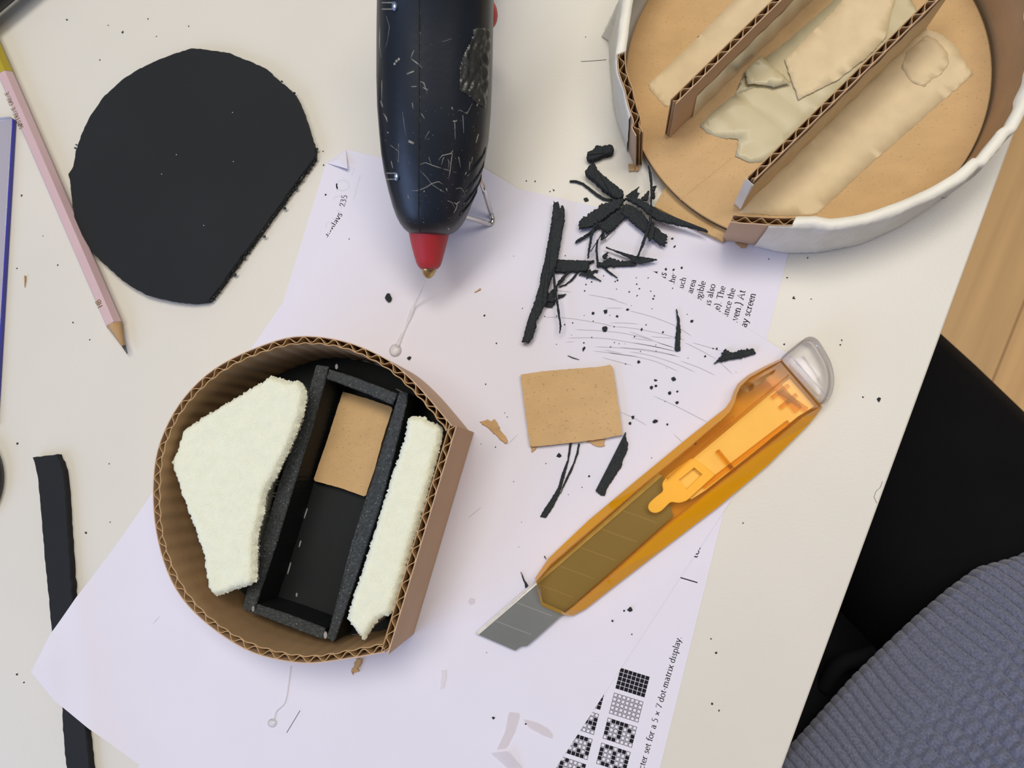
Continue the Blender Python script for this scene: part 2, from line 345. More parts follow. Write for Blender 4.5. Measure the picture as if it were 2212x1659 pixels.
# ------------------------------------------------------------------ lettering: pen strokes, upright serif
def arc(cx, cy, rx, ry, a0=0, a1=360, n=14):
    return [(cx + rx * math.cos(math.radians(a0 + (a1 - a0) * i / n)), cy + ry * math.sin(math.radians(a0 + (a1 - a0) * i / n))) for i in range(n + 1)]
sf = lambda a, b, y=0.0: [(a, y + 0.012), (b, y + 0.012)]
GL = {
 ' ': (.27, []), 'a': (.45, [arc(.19, .36, .13, .09, 160, 20) + [(.33, .30), (.33, .06), (.37, .01), (.43, .03)], arc(.20, .13, .13, .13, 10, 350)]),
 'b': (.50, [[(.02, .68), (.10, .70), (.10, .02)], arc(.26, .22, .17, .22, 150, -150)]),
 'c': (.42, [arc(.23, .22, .17, .22, 45, 320)]),
 'd': (.51, [[(.30, .68), (.38, .70), (.38, .03), (.46, .02)], arc(.22, .22, .17, .22, 30, 330)]),
 'e': (.43, [arc(.22, .22, .17, .22, 0, 320), [(.06, .24), (.39, .24)]]),
 'f': (.32, [[(.34, .63), (.29, .69), (.20, .67), (.16, .57), (.16, 0)], [(.04, .43), (.30, .43)], sf(.06, .27)]),
 'g': (.47, [arc(.21, .29, .14, .15), arc(.22, -.10, .18, .11), [(.14, .15), (.09, .06), (.28, .01)], [(.33, .41), (.44, .43)]]),
 'h': (.51, [[(.02, .68), (.10, .70), (.10, 0)], sf(.02, .19), [(.10, .32), (.19, .43), (.29, .44), (.37, .36), (.37, 0)], sf(.29, .46)]),
 'i': (.26, [[(.04, .43), (.12, .44), (.12, 0)], sf(.03, .22), [(.09, .62), (.15, .62)]]),
 'l': (.26, [[(.04, .68), (.12, .70), (.12, 0)], sf(.03, .22)]),
 'm': (.77, [[(.02, .43), (.10, .44), (.10, 0)], sf(.02, .19), [(.10, .32), (.19, .43), (.29, .44), (.36, .36), (.36, 0)], sf(.28, .45), [(.36, .32), (.45, .43), (.55, .44), (.62, .36), (.62, 0)], sf(.54, .71)]),
 'n': (.51, [[(.02, .43), (.10, .44), (.10, 0)], sf(.02, .19), [(.10, .32), (.19, .43), (.29, .44), (.37, .36), (.37, 0)], sf(.29, .46)]),
 'o': (.49, [arc(.24, .22, .19, .22)]),
 'p': (.50, [[(.02, .43), (.10, .44), (.10, -.22)], sf(.02, .20, -.22), arc(.26, .22, .17, .22, 150, -150)]),
 'r': (.36, [[(.02, .43), (.10, .44), (.10, 0)], sf(.02, .22), [(.10, .30), (.18, .42), (.28, .44), (.32, .40)]]),
 's': (.37, [[(.30, .36), (.25, .43), (.14, .43), (.08, .35), (.13, .26), (.25, .19), (.30, .10), (.24, .01), (.12, 0), (.06, .08)]]),
 't': (.31, [[(.14, .56), (.13, .08), (.18, .01), (.28, .04)], [(.03, .43), (.27, .43)]]),
 'u': (.51, [[(.02, .43), (.10, .43), (.10, .10), (.16, .01), (.26, .02), (.36, .12)], [(.29, .43), (.37, .43), (.37, .03), (.46, .02)]]),
 'v': (.46, [[(.05, .43), (.22, 0), (.40, .43)], sf(.0, .14, .42), sf(.32, .46, .42)]),
 'x': (.46, [[(.06, .43), (.39, .01)], [(.38, .43), (.05, .01)], sf(.0, .14, .42), sf(.31, .45, .42), sf(.0, .14), sf(.31, .46)]),
 'y': (.46, [[(.05, .43), (.23, .02)], [(.40, .43), (.22, -.02), (.14, -.18), (.05, -.20)], sf(.0, .14, .42), sf(.32, .46, .42)]),
 'A': (.68, [[(.08, 0), (.32, .68), (.58, 0)], [(.17, .24), (.48, .24)], sf(.01, .17), sf(.49, .67)]),
 'T': (.60, [[(.30, .66), (.30, 0)], [(.05, .54), (.05, .65), (.55, .65), (.55, .54)], sf(.20, .40)]),
 '2': (.48, [[(.08, .50), (.14, .63), (.26, .66), (.37, .56), (.34, .40), (.07, .04), (.42, .04), (.42, .12)]]),
 '3': (.48, [[(.08, .58), (.18, .66), (.32, .62), (.34, .46), (.20, .38), (.36, .28), (.36, .08), (.20, -.01), (.07, .06)]]),
 '5': (.48, [[(.38, .65), (.14, .65), (.11, .38), (.26, .41), (.38, .30), (.36, .08), (.20, -.01), (.07, .06)]]),
 '7': (.48, [[(.06, .54), (.06, .64), (.42, .64), (.18, -.02)]]),
 '.': (.24, [[(.08, .03), (.14, .03)]]), '-': (.32, [[(.04, .22), (.28, .22)]]),
 ')': (.31, [[(.06, .74), (.18, .56), (.20, .20), (.06, -.16)]]), '(': (.31, [[(.24, .74), (.12, .56), (.10, .20), (.24, -.16)]]),
 '\u00d7': (.60, [[(.10, .06), (.46, .44)], [(.10, .44), (.46, .06)]]),
 'S': (.46, [[(.38, .56), (.28, .66), (.13, .63), (.09, .50), (.36, .22), (.35, .07), (.22, 0), (.07, .09)]]), '\u00d8': (.56, [arc(.27, .33, .2, .33), [(.06, -.04), (.48, .70)]]),
 'R': (.50, [[(.08, 0), (.08, .66), (.30, .66), (.38, .54), (.30, .40), (.08, .36)], [(.22, .38), (.42, 0)]]), 'E': (.46, [[(.40, .65), (.09, .65), (.09, 0), (.40, 0)], [(.09, .34), (.34, .34)]]),
 'N': (.56, [[(.08, 0), (.08, .66), (.46, 0), (.46, .66)]]), 'G': (.54, [[(.45, .54), (.33, .66), (.14, .60), (.07, .33), (.14, .06), (.33, 0), (.45, .10), (.45, .30), (.30, .30)]]),
 'H': (.56, [[(.09, 0), (.09, .66)], [(.45, 0), (.45, .66)], [(.09, .34), (.45, .34)]]), 'B': (.50, [[(.09, 0), (.09, .66), (.30, .66), (.37, .52), (.28, .36), (.09, .35)], [(.28, .36), (.42, .24), (.36, .04), (.09, 0)]]),
}
def adv(s): return sum(GL[c][0] for c in s)
def write(mb, s, start, end, z, em=None, thick=(0.078, 0.06), slant=0.0, fn=None, mi=0):
    """letters along start->end (mm); letter tops lie to the left of the direction"""
    dx, dy = end[0] - start[0], end[1] - start[1]; L = math.hypot(dx, dy); dx /= L; dy /= L
    k = em or L / adv(s); x0 = 0.0
    for c in s:
        a, strokes = GL[c]
        for st in strokes:
            pts = []; ws = []
            for i, (x, y) in enumerate(st):
                q = st[min(i + 1, len(st) - 1)]; p = st[max(i - 1, 0)]; ln = math.hypot(q[0] - p[0], q[1] - p[1]) or 1
                ws.append((thick[0] * (0.55 + 0.55 * abs(q[1] - p[1]) / ln) + thick[1] * 0.25) * k)
                X = (x0 + x + slant * y) * k; Y = y * k
                pts.append((start[0] + dx * X - dy * Y, start[1] + dy * X + dx * Y))
            if c in '.': ws = [0.11 * k] * len(ws)
            mb.stroke(pts, ws, z, mi)
        x0 += a

# ------------------------------------------------------------------ setting: floor and table
fl = MB(); fl.add([(-2200, -2200, -TZ), (2200, -2200, -TZ), (2200, 2200, -TZ), (-2200, 2200, -TZ), (-2200, -2200, -TZ - 30), (2200, -2200, -TZ - 30), (2200, 2200, -TZ - 30), (-2200, 2200, -TZ - 30)],
       [[0, 1, 2, 3], [7, 6, 5, 4], [0, 4, 5, 1], [1, 5, 6, 2], [2, 6, 7, 3], [3, 7, 4, 0]])
flo = build('floor', fl, M['floor']); flo['kind'] = 'structure'
flo.data.transform(Matrix.Translation(flo.location + Vector((0, 0, 0.0)) - Vector((0, 0, flo.location.z)))); flo.location = (0, 0, flo.location.z)

E0 = Vector(P2(1690, 1659)); E1 = Vector(P2(2212, 232)); ed = (E1 - E0).normalized(); en = Vector((-ed.y, ed.x))   # en points into the table
TB = thing('table', 'white laminate table top on which all the craft materials lie', 'table', (E0.x - 0, E0.y, -TZ))
c4 = [E0 + ed * -620, E0 + ed * 980, E0 + ed * 980 + en * 800, E0 + ed * -620 + en * 800]
tb = MB().prism(ccw([tuple(p) for p in c4]), -22, 0.0); build('table_top', tb, M['laminate'], TB, bevel=0.8)
for a, b in ((-570, 70), (930, 70), (-570, 740), (930, 740)):
    q = E0 + ed * a + en * b; lg = MB().tube([(q.x, q.y, -TZ), (q.x, q.y, -22)], 20, 16); build('leg', lg, M['metal_leg'], TB, auto=40)

# ------------------------------------------------------------------ paper sheets
A1 = -0.27084; O1 = Vector((-124.19, 151.73)); U1 = Vector((math.cos(A1), math.sin(A1))); V1 = Vector((U1.y, -U1.x))
A2 = -0.59471; O2 = Vector((-87.26, 161.95)); U2 = Vector((math.cos(A2), math.sin(A2))); V2 = Vector((U2.y, -U2.x))
def s1(u, v): q = O1 + U1 * u + V1 * v; return (q.x, q.y)
Z1 = 0.15
S1 = thing('paper_sheet', 'printed white page under the plain sheet, showing text, dot-matrix squares and a folded corner', 'paper', (*s1(105, 148), 0), 'paper sheets on the table')
pg = MB().prism(ccw([P2(705, 352), P2(747, 323), s1(210, 0), s1(210, 297), s1(0, 297)]), 0.03, Z1); build('page', pg, M['paper'], S1)
fp = MB(); a, b, c = P(705, 352, .25), P(747, 323, .25), P(751, 365, 2.6); d_ = P(728, 345, 1.8)
fp.add([a, b, c, d_], [[0, 3, 2], [0, 1, 3], [1, 2, 3]]); build('folded_corner', fp, M['paper'], S1, solid=0.12)
zi = Z1 + 0.03
def wpx(s, a, b, **k): mb = MB(); write(mb, s, P2(*a), P2(*b), zi, **k); build('text_line', mb, M['ink'], S1)
def ext(a, b, s_full, s_vis):
    """start further back so that only the tail s_vis of s_full lies between a and b"""
    k = adv(s_full) / adv(s_vis); return (b[0] + (a[0] - b[0]) * k, b[1] + (a[1] - b[1]) * k)
z2 = lambda x, y: (1390 + x / 8.193, 560 + y / 8.193)
for full, vis, a, b in (('all', 'l', (238, 262), (248, 205)), ('this', 'is', (385, 350), (412, 243)), ('the', 'he', (545, 420), (582, 285)), ('much', 'uch', (705, 525), (757, 328)), ('area', 'area', (865, 612), (932, 372)),
        ('legible', 'egible', (1008, 752), (1102, 400)), ('is also', 'is also', (1180, 828), (1276, 450)), ('(e). The', 'e). The', (1343, 905), (1452, 488)), ('since the', 'ince the', (1498, 1000), (1628, 528)), ('given.) At', 'ven.) At', (1662, 1100), (1808, 560)), ('display screen', 'ay screen', (1820, 1215), (1988, 612))):
    a, b = z2(*a), z2(*b); wpx(full, ext(a, b, full, vis), b)
z7 = lambda x, y: (1180 + x / 3.136, 1130 + y / 3.136)
a, b = z7(652, 1700), z7(918, 772); wpx('character set for a 5 \u00d7 7 dot-matrix display.', ext(a, b, 'character set for a 5 \u00d7 7 dot-matrix display.', 'acter set for a 5 \u00d7 7 dot-matrix display.'), b)
a, b = z7(1020, 242), z7(1062, 108); wpx('tone', a, b)
zz = lambda x, y: (560 + x / 6.143, 290 + y / 6.143)
a, b = zz(1025, 1232), zz(1106, 1062); wpx('displays', ext(a, b, 'displays', 'lays'), b, slant=0.15)
wpx('235', zz(1135, 968), zz(1172, 812))
build('printed_rule', MB().stroke([P2(*z7(900, 366)), P2(*z7(1024, 403))], 0.45, zi), M['ink'], S1)
for st in ([(1175, 440), (1265, 455), (1225, 555)], arc(1110, 680, 85, 70, 200, -160) + [(1035, 750)], [(990, 880), (1000, 835), (1090, 820)], arc(1030, 1075, 70, 60, 150, -90), [(885, 1240), (900, 1175), (950, 1160), (970, 1240)], [(1345, 545), (1305, 680), (1265, 830), (1235, 930), (1205, 1010)], [(1060, 900), (1080, 960), (1095, 990)]):
    build('faint_pen_stroke', MB().stroke([P2(*zz(*p)) for p in st], 0.75, zi - 0.012), M['faint'], S1)
cw, chh = 12.17 / 7, 8.55 / 5
PAT = {'full': ['#######'] * 5, 'empty': ['.......'] * 5, 'nine': ['.####..', '#..#.#.', '#..#..#', '#..#..#', '.##....'], 'eight': ['.##.##.', '#..#..#', '#..#..#', '#..#..#', '.##.##.'],
       'seven': ['##.....', '#......', '#..####', '#.#....', '##.....'], 'block': ['..#####', '.######', '#######', '.######', '..###.#'], 'one': ['.......', '..#...#', '#######', '......#', '.......'], 'zero': ['######.', '#.#...#', '#..#..#', '#...#.#', '.#####.'], 'two': ['..#...#', '.#...##', '.#..#.#', '.#.#..#', '..#...#']}
def block(u0, v0, key):
    dm = MB()
    for r_, row in enumerate(PAT[key]):
        for c_, ch in enumerate(row):
            x, y, g = u0 + c_ * cw, v0 + r_ * chh, 0.085
            q = lambda i: [s1(x + g + i, y + g + i), s1(x + cw - g - i, y + g + i), s1(x + cw - g - i, y + chh - g - i), s1(x + g + i, y + chh - g - i)]
            o = [(*p, zi) for p in q(0)]
            if ch == '#': dm.poly(o)
            else:
                n_ = [(*p, zi) for p in q(0.2)]; dm.add(o + n_, [[k, (k + 1) % 4, 4 + (k + 1) % 4, 4 + k] for k in range(4)])
    build('dot_matrix_character', dm, M['ink'], S1)
for i, k in enumerate(('full', 'empty', 'nine', 'eight', 'seven')): block(185.4, 184.66 + i * 10.12, k)
for i, k in enumerate(('block', 'one', 'zero', 'two')): block(169.7, 194.6 + i * 10.12, k)

# plain sheet on top (drapes over the foam strip, one corner curls up)
ST = [P(135, 985, 4), P(178, 1659, 4)]; ST = [P(100, 985, 4), P(120, 1229, 4), P(140, 1380, 4), P(157, 1517, 4), P(168, 1659, 4)]
def dist_strip(x, y):
    best = 1e9
    for a, b in zip(ST, ST[1:]):
        a2 = Vector((a.x, a.y)); ab = Vector((b.x, b.y)) - a2; t = max(0, min(1, (Vector((x, y)) - a2).dot(ab) / ab.dot(ab))); best = min(best, (Vector((x, y)) - a2 - ab * t).length)
    return best
def sheet_z(u, v, x, y):
    d = dist_strip(x, y); h = 0.34
    h += 3.6 * (1 if d < 7.5 else max(0, 1 - (d - 7.5) / 34) ** 2)
    c = math.hypot(u, 297 - v)
    if c < 26: h += (1 - c / 26) ** 1.5 * 2.6
    if v > 262: h += ((v - 262) / 35) ** 2 * 1.6 * max(0, 1 - u / 160)
    return h
S2 = thing('paper_sheet', 'plain white sheet on top of the printed page, cut marks and glue on it', 'paper', (*tuple(O2 + U2 * 105 + V2 * 148), 0), 'paper sheets on the table')
pl = MB(); nu, nv = 70, 99; vs = []
for j in range(nv + 1):
    for i in range(nu + 1):
        u, v = 210 * i / nu, 297 * j / nv; q = O2 + U2 * u + V2 * v
        cc = math.hypot(u, 297 - v)
        if cc < 20: q = q + (U2 - V2) * (3.6 * (1 - cc / 20))       # corner rounded over by a small fold
        vs.append((q.x, q.y, sheet_z(u, v, q.x, q.y)))
pl.add(vs, [[j * (nu + 1) + i, j * (nu + 1) + i + 1, (j + 1) * (nu + 1) + i + 1, (j + 1) * (nu + 1) + i] for j in range(nv) for i in range(nu)])
build('page', pl, M['paper'], S2, shade=True)
ZP = 0.34
zc = 0.40
def marks(fn, lists, w=0.26):
    for st in lists: build('cut_mark', MB().stroke(smooth(resample([P2(*fn(*p), zc) for p in st], 2), 3), w, zc, taper=True), M['pencil_line'], S2)
g7 = lambda x, y: (1100 + x / 6.144, 500 + y / 6.144)
marks(g7, ([(1050, 840), (1300, 880), (1570, 970)], [(1300, 880), (1430, 905)], [(470, 1135), (800, 1150), (1040, 1190), (1270, 1230), (1390, 1262)], [(1280, 1015), (1510, 1020)], [(1590, 1050), (1900, 1130), (2212, 1250), (2420, 1390)], [(1340, 1215), (1500, 1210), (1720, 1230)],
    [(1390, 1265), (1600, 1275), (2000, 1350), (2212, 1410), (2330, 1445)], [(870, 1300), (1250, 1320), (1500, 1345), (1800, 1410), (1950, 1465), (2212, 1550)], [(1600, 1330), (1900, 1440)], [(780, 1415), (1040, 1408), (1300, 1420), (1700, 1490), (2000, 1540), (2212, 1590)], [(750, 1470), (870, 1460)],
    [(1140, 1530), (1500, 1545), (1900, 1590), (2212, 1650)], [(1250, 1570), (1500, 1620)], [(1115, 1585), (1400, 1620), (1700, 1659)], [(1620, 1412), (1900, 1455)], [(640, 785), (830, 805)], [(1880, 1395), (2190, 1420)]))
g8 = lambda x, y: (1340 + x / 7.54, 740 + y / 7.54)
marks(g8, ([(0, 80), (400, 110), (700, 160), (980, 240)], [(210, 0), (500, 50), (900, 150)], [(600, 0), (860, 80)], [(150, 150), (400, 185), (700, 270), (1000, 380), (1220, 485)], [(-200, 160), (0, 200), (250, 225), (600, 310), (930, 465)], [(-300, 240), (0, 325), (190, 370)], [(980, 300), (1300, 410), (1540, 535)],
    [(1050, 0), (1300, 120), (1560, 270)], [(1170, 0), (1500, 95), (1640, 135)], [(1630, 330), (1830, 515)], [(540, 870), (900, 1030), (1420, 1300)], [(0, 1130), (230, 1230), (430, 1350)], [(865, 1490), (1030, 1640)], [(1870, 470), (1900, 495)]))
marks(lambda x, y: (x, y), ([(346, 1330), (330, 1348)], [(1096, 961), (1119, 938)], [(1010, 1120), (1040, 1095)]), 0.2)

# ------------------------------------------------------------------ black foam disc and strip
za = lambda pts: tr(0, 0, 2.9105, pts)
disc_px = za([(1205, 305), (1260, 308), (1350, 320), (1440, 330), (1465, 345), (1580, 390), (1680, 435), (1760, 512), (1825, 562), (1855, 595), (1890, 660), (1915, 730), (1945, 830), (1975, 930), (1978, 985)]) + \
    [(661, 363), (640, 392), (628, 408), (600, 447), (571, 487), (540, 528), (507, 572), (480, 610), (448, 651)] + \
    [(407, 654), (360, 648), (316, 637), (282, 618), (260, 602), (232, 577), (204, 550), (188, 527), (179, 510)] + za([(490, 1460), (470, 1380), (455, 1290), (445, 1200), (440, 1130), (430, 1095), (455, 1060), (470, 1000), (475, 950), (490, 910), (510, 850), (560, 740), (650, 610), (780, 490), (880, 430), (1010, 370), (1110, 332)])
dpl = outline(disc_px, 4.2, 1.5, 0.10)
FD = thing('foam_disc', 'large flat round black foam board with one straight cut edge, beside the pencil', 'foam board', (*P2(420, 380), 0))
dm_ = MB().rings([[(*p, 0.1) for p in offset(dpl, -0.2)], [(*p, 3.6) for p in offset(dpl, 0.05)], [(*p, 4.2) for p in dpl]]); build('foam_board', dm_, M['foam'], FD)
# crumbly cut edge along the chord
ce = MB()
for i in range(70):
    t = i / 69; q = P(679 + (448 - 679) * t, 340 + (651 - 340) * t, 3.0)
    o = Vector((0.55 + R.uniform(-.3, .5), -0.45 + R.uniform(-.3, .4), 0)); r_ = R.uniform(0.35, 0.85)
    ce.ellipsoid((q.x + o.x, q.y + o.y, R.uniform(0.9, 2.9)), (r_, r_ * R.uniform(.6, 1.3), R.uniform(.4, .8)), 6, 4)
for px, py, r_ in ((684, 322, .9), (641, 407, .8), (615, 450, .9), (571, 511, .8), (507, 593, 1.0), (609, 176, .5), (636, 201, .6), (163, 320, .6), (153, 375, .7), (165, 313, .4)):
    q = P(px, py, 2); ce.ellipsoid((q.x, q.y, 2), (r_, r_ * .8, .8), 7, 4)
build('crumbly_edge', ce, M['foam_cut'], FD)['kind'] = 'stuff'
for px, py in ((349, 376), (381, 334), (440, 487), (504, 349), (502, 243)):
    q = P(px, py, 4.3); build('dust_speck', MB().ellipsoid((q.x, q.y, 4.25), (.25, .18, .1), 6, 3), M['tape_white'], FD)

strip_px = [(69.5, 988), (96, 985), (122.6, 982), (131, 998), (136, 1018), (142, 1060), (149, 1180), (155.5, 1280), (164, 1400), (174, 1480), (183, 1559), (194, 1659), (204, 1760), (214, 1860), (162, 1866), (152, 1760), (142, 1659), (132, 1517), (122, 1440), (110, 1353), (104, 1290), (98, 1229), (90, 1130), (80, 1025), (75, 1006)]
sp = outline(strip_px, 3.4, 2.0, 0.12)
build('foam_strip', MB().rings([[(*p, 0.05) for p in sp], [(*p, 3.0) for p in offset(sp, .1)], [(*p, 3.5) for p in offset(sp, -.35)]]), M['foam'], label='long narrow black foam strip running under the corner of the plain sheet', cat='foam strip')

# ------------------------------------------------------------------ pencil
tip = P(274, 764, 3.4); back = P(61.8, 275, 3.5); ax = Vector((back.x - tip.x, back.y - tip.y, 0)).normalized(); sd = Vector((-ax.y, ax.x, 0))
PC = thing('pencil', 'pink wooden pencil with yellow end lying between acrylic plate and black disc', 'pencil', (tip.x + ax.x * 85, tip.y + ax.y * 85, 0))
def hexring(s_, r=3.75, ap=None):
    c = tip + ax * s_; c.z = 3.4; return [tuple(c + sd * r * math.cos(math.radians(60 * k)) + Vector((0, 0, r * math.sin(math.radians(60 * k))))) for k in range(6)]
capd = (P(13, 163, 3.4) - tip).length; coned = (P(246, 701, 3.4) - tip).length
L = []
b_ = MB(); b_.rings([hexring(coned - 0.4), hexring(capd)]); build('barrel', b_, M['pink'], PC, bevel=0.25)
b_ = MB(); b_.rings([hexring(capd, 3.8), hexring(capd + 38, 3.8), hexring(capd + 40, 3.2)]); build('dipped_end', b_, M['yellow'], PC, bevel=0.25, label='yellow dipped end')
def cring(s_, r, n=24, wob=0):
    c = tip + ax * s_; c.z = 3.4 - 1.9 * max(0, 1 - s_ / coned) * 0.2
    return [tuple(c + (ax * (wob * abs(math.sin(3 * math.pi * k / n)))) + sd * r * math.cos(2 * math.pi * k / n) + Vector((0, 0, r * math.sin(2 * math.pi * k / n)))) for k in range(n)]
b_ = MB(); b_.rings([cring(4.0, .85), cring(coned - 1.0, 3.0), cring(coned + .3, 3.3)]); build('sharpened_wood', b_, M['wood_tip'], PC, shade=True)
b_ = MB(); b_.rings([cring(0, .15), cring(1.0, .38), cring(4.1, .9)]); build('lead', b_, M['lead'], PC, shade=True)
im = MB(); zt = 3.4 + 3.75 * math.sin(math.radians(60)) + 0.03
fo = lambda px, py, dx: (P(px, py, zt).x + dx * sd.x, P(px, py, zt).y + dx * sd.y)
write(im, 'S\u00d8STRENE GRENE', fo(51, 276, 0), fo(17, 196, 0), zt, thick=(0.10, 0.08)); build('gold_imprint', im, M['gold'], PC, label='gold lettering')
im = MB(); write(im, 'HB', fo(222, 661, 0), fo(215, 645, 0), zt, thick=(0.10, 0.08)); build('grade_mark', im, M['gold'], PC, label='gold grade letters')

# ------------------------------------------------------------------ blue edged acrylic plate, objects at the left border
AP = thing('acrylic_plate', 'clear lavender plastic plate with dark blue edge, left of the pencil', 'plastic plate', (*P2(-40, 500), 0))
a0, a1 = Vector(P2(27, 251, 2)), Vector(P2(-3, 760, 2)); dv = (a1 - a0).normalized(); dl = Vector((dv.y, -dv.x))
if dl.x > 0: dl = -dl
pp = [a0 + dl * 1.4, a0 + dv * 1.2 + dl * .3, a0 + dv * 4, a0 + dv * 150, a0 + dv * 150 + dl * 90, a0 + dl * 90]
build('plate', MB().prism(ccw([tuple(p) for p in pp]), 0.1, 2.1), M['acrylic'], AP, bevel=0.15)
eo = MB().prism(ccw([tuple(a0 + dv * 1.0 - dl * .02), tuple(a0 + dv * 150 - dl * .02), tuple(a0 + dv * 150 - dl * .75), tuple(a0 + dv * 1.6 - dl * .75)]), 0.1, 2.1); build('blue_edge', eo, M['acrylic_edge'], AP, label='dark blue cut edge')

CB = thing('cable', 'black cable with a blue stripe in the top left corner', 'cable', (*P2(-20, -20), 0))
q0, q1 = P(-60, 40, 11), P(50, -52, 11); dq = (q1 - q0)
cb = MB().tube([q0 + dq * (i / 8) + Vector((0, 0, -3 * math.sin(i))) * 0.0 for i in range(-4, 13)], 5.2, 16); build('sheath', cb, M['black_plastic'], CB, shade=True)
cb = MB().tube([q0 + dq * (i / 8) + Vector((2.2, -2.8, 4.0)) for i in range(-4, 13)], 0.8, 8); build('stripe', cb, M['blue_plastic'], CB, shade=True, label='blue stripe')
e0 = q0 - dq * .5; cb = MB()
cb.tube([e0, e0 + Vector((-8, -6, -3)), e0 + Vector((-14, -11, -5.7))], 5.2, 14); build('bent_end', cb, M['black_plastic'], CB, shade=True); cb = MB(); e1 = q1 + dq * .5
cb.tube([e1, e1 + Vector((8, 7, -3)), e1 + Vector((14, 12, -5.7))], 5.2, 14); build('bent_end', cb, M['black_plastic'], CB, shade=True)

PR = MB(); c0 = P(2, 1040, 3); rc = 26.0; rr = []
for k in range(64):
    a = 2 * math.pi * k / 64; rr.append(Vector((c0.x - rc + rc * math.cos(a), c0.y + rc * math.sin(a), 2.6)))
n_ = len(rr); ringsv = []
for k, p in enumerate(rr):
    o = (p - Vector((c0.x - rc, c0.y, 2.6))).normalized(); ringsv.append([p + o * (1.9 * math.cos(t)) - o * 1.9 + Vector((0, 0, 2.5 * math.sin(t))) for t in [2 * math.pi * j / 10 for j in range(10)]])
PR.add([p for r_ in ringsv for p in r_], [[k * 10 + j, k * 10 + (j + 1) % 10, ((k + 1) % n_) * 10 + (j + 1) % 10, ((k + 1) % n_) * 10 + j] for k in range(n_) for j in range(10)])
build('plastic_ring', PR, M['black_plastic'], shade=True, label='dark rounded plastic loop at the left border beside the black strip', cat='plastic ring')
SPL = MB(); SPL.tube([P(54, 596, .5), P(54, 606, .5), P(53.5, 621, .4)], [0.45, 0.4, 0.12], 6); build('wood_splinter', SPL, M['scrap'], shade=True, label='tiny brown wood splinter on the table left of the pencil point', cat='splinter')

# ------------------------------------------------------------------ hot glue gun
GN = thing('glue_gun', 'black hot glue gun with red nozzle standing on a wire rest', 'glue gun', (*P2(945, 250), 0))
ST_ = [(-150, 824, 1070, 80), (-100, 822, 1070, 75), (-50, 822, 1067, 70), (0, 822, 1064, 65.5), (60, 821, 1063, 60.5), (120, 820.5, 1062, 56), (180, 820.5, 1060.5, 52), (240, 822, 1058, 48), (300, 826.5, 1053, 44.5), (340, 830, 1046, 42), (380, 836, 1037, 40), (420, 845, 1025, 37.5), (450, 853, 1013, 36), (470, 860, 1005, 35), (484, 867, 997, 34.3), (495, 875, 988, 33.6), (503, 884, 977, 33), (508.5, 896, 964, 32.6)]
def gring(py, xl, xr, zc, n=36, hk=0.98, sq=0.86):
    l, r_ = P(xl, py, zc), P(xr, py, zc); c = (l + r_) / 2; x = (r_ - l) / 2; w_ = x.length
    sg = lambda v: math.copysign(abs(v) ** sq, v)
    return [tuple(c + x * sg(math.cos(2 * math.pi * k / n)) + Vector((0, -.25, 1)) * (w_ * hk) * sg(math.sin(2 * math.pi * k / n))) for k in range(n)]
gb = MB().rings([gring(*s_[:1], *s_[1:]) for s_ in ST_]); gbo = build('barrel_housing', gb, M['gun'], GN, shade=True)
gt = BVHTree.FromPolygons([Vector(v) for v in gb.v], gb.f)
def hit(px, py, lift=0.0):
    o = Vector((0, 0, CH)); d = ray(px, py).normalized(); loc, nor, idx, ds = gt.ray_cast(o, d)
    if loc is None: return None
    if nor.dot(d) > 0: nor = -nor
    return loc + nor * lift
nz = MB().rings([gring(*s_, hk=1.0, sq=1.0) for s_ in ((500, 884, 970, 32.6), (508, 885, 969, 31.5), (530, 889.5, 963.5, 29), (555, 896, 957, 26.3), (568, 900, 953.5, 25), (576, 904, 950, 24.2), (581, 909, 945, 23.8))]); build('nozzle_sleeve', nz, M['red'], GN, shade=True, label='red silicone nozzle sleeve')
nz = MB().rings([gring(*s_, hk=1.0, sq=1.0) for s_ in ((576, 909, 944, 24.2), (584, 910.5, 942.5, 23.6), (593, 914, 938, 22.8), (599, 918, 933, 22.2), (602, 923, 928, 22.0))]); build('nozzle_tip', nz, M['brass'], GN, shade=True, label='stained metal tip')
# handle, trigger, wire rest
hb = MB(); cR = gring(-118, 824, 1070, 77)
hc = Vector((sum(p[0] for p in cR) / len(cR), sum(p[1] for p in cR) / len(cR), 0))
hs = []
for z in (74, 60, 40, 20, 3, 0.3):
    k = 1.0 if z > 2 else 0.86; cy = hc.y + 4 + (74 - z) * 0.80
    hs.append([(hc.x + 13 * k * math.copysign(abs(math.cos(t)) ** .6, math.cos(t)), cy + 17 * k * math.copysign(abs(math.sin(t)) ** .6, math.sin(t)), z) for t in [2 * math.pi * i / 28 for i in range(28)]])
build('handle', MB().rings(hs), M['gun'], GN, shade=True)
tg = MB(); q = P(1051, 30, 34); tg.ellipsoid(q, (4.6, 6.0, 7.0), 18, 12); tg.tube([q, q + Vector((-12, 4, 6))], 3.2, 10); build('trigger', tg, M['red'], GN, shade=True, label='red trigger')
wr = MB()
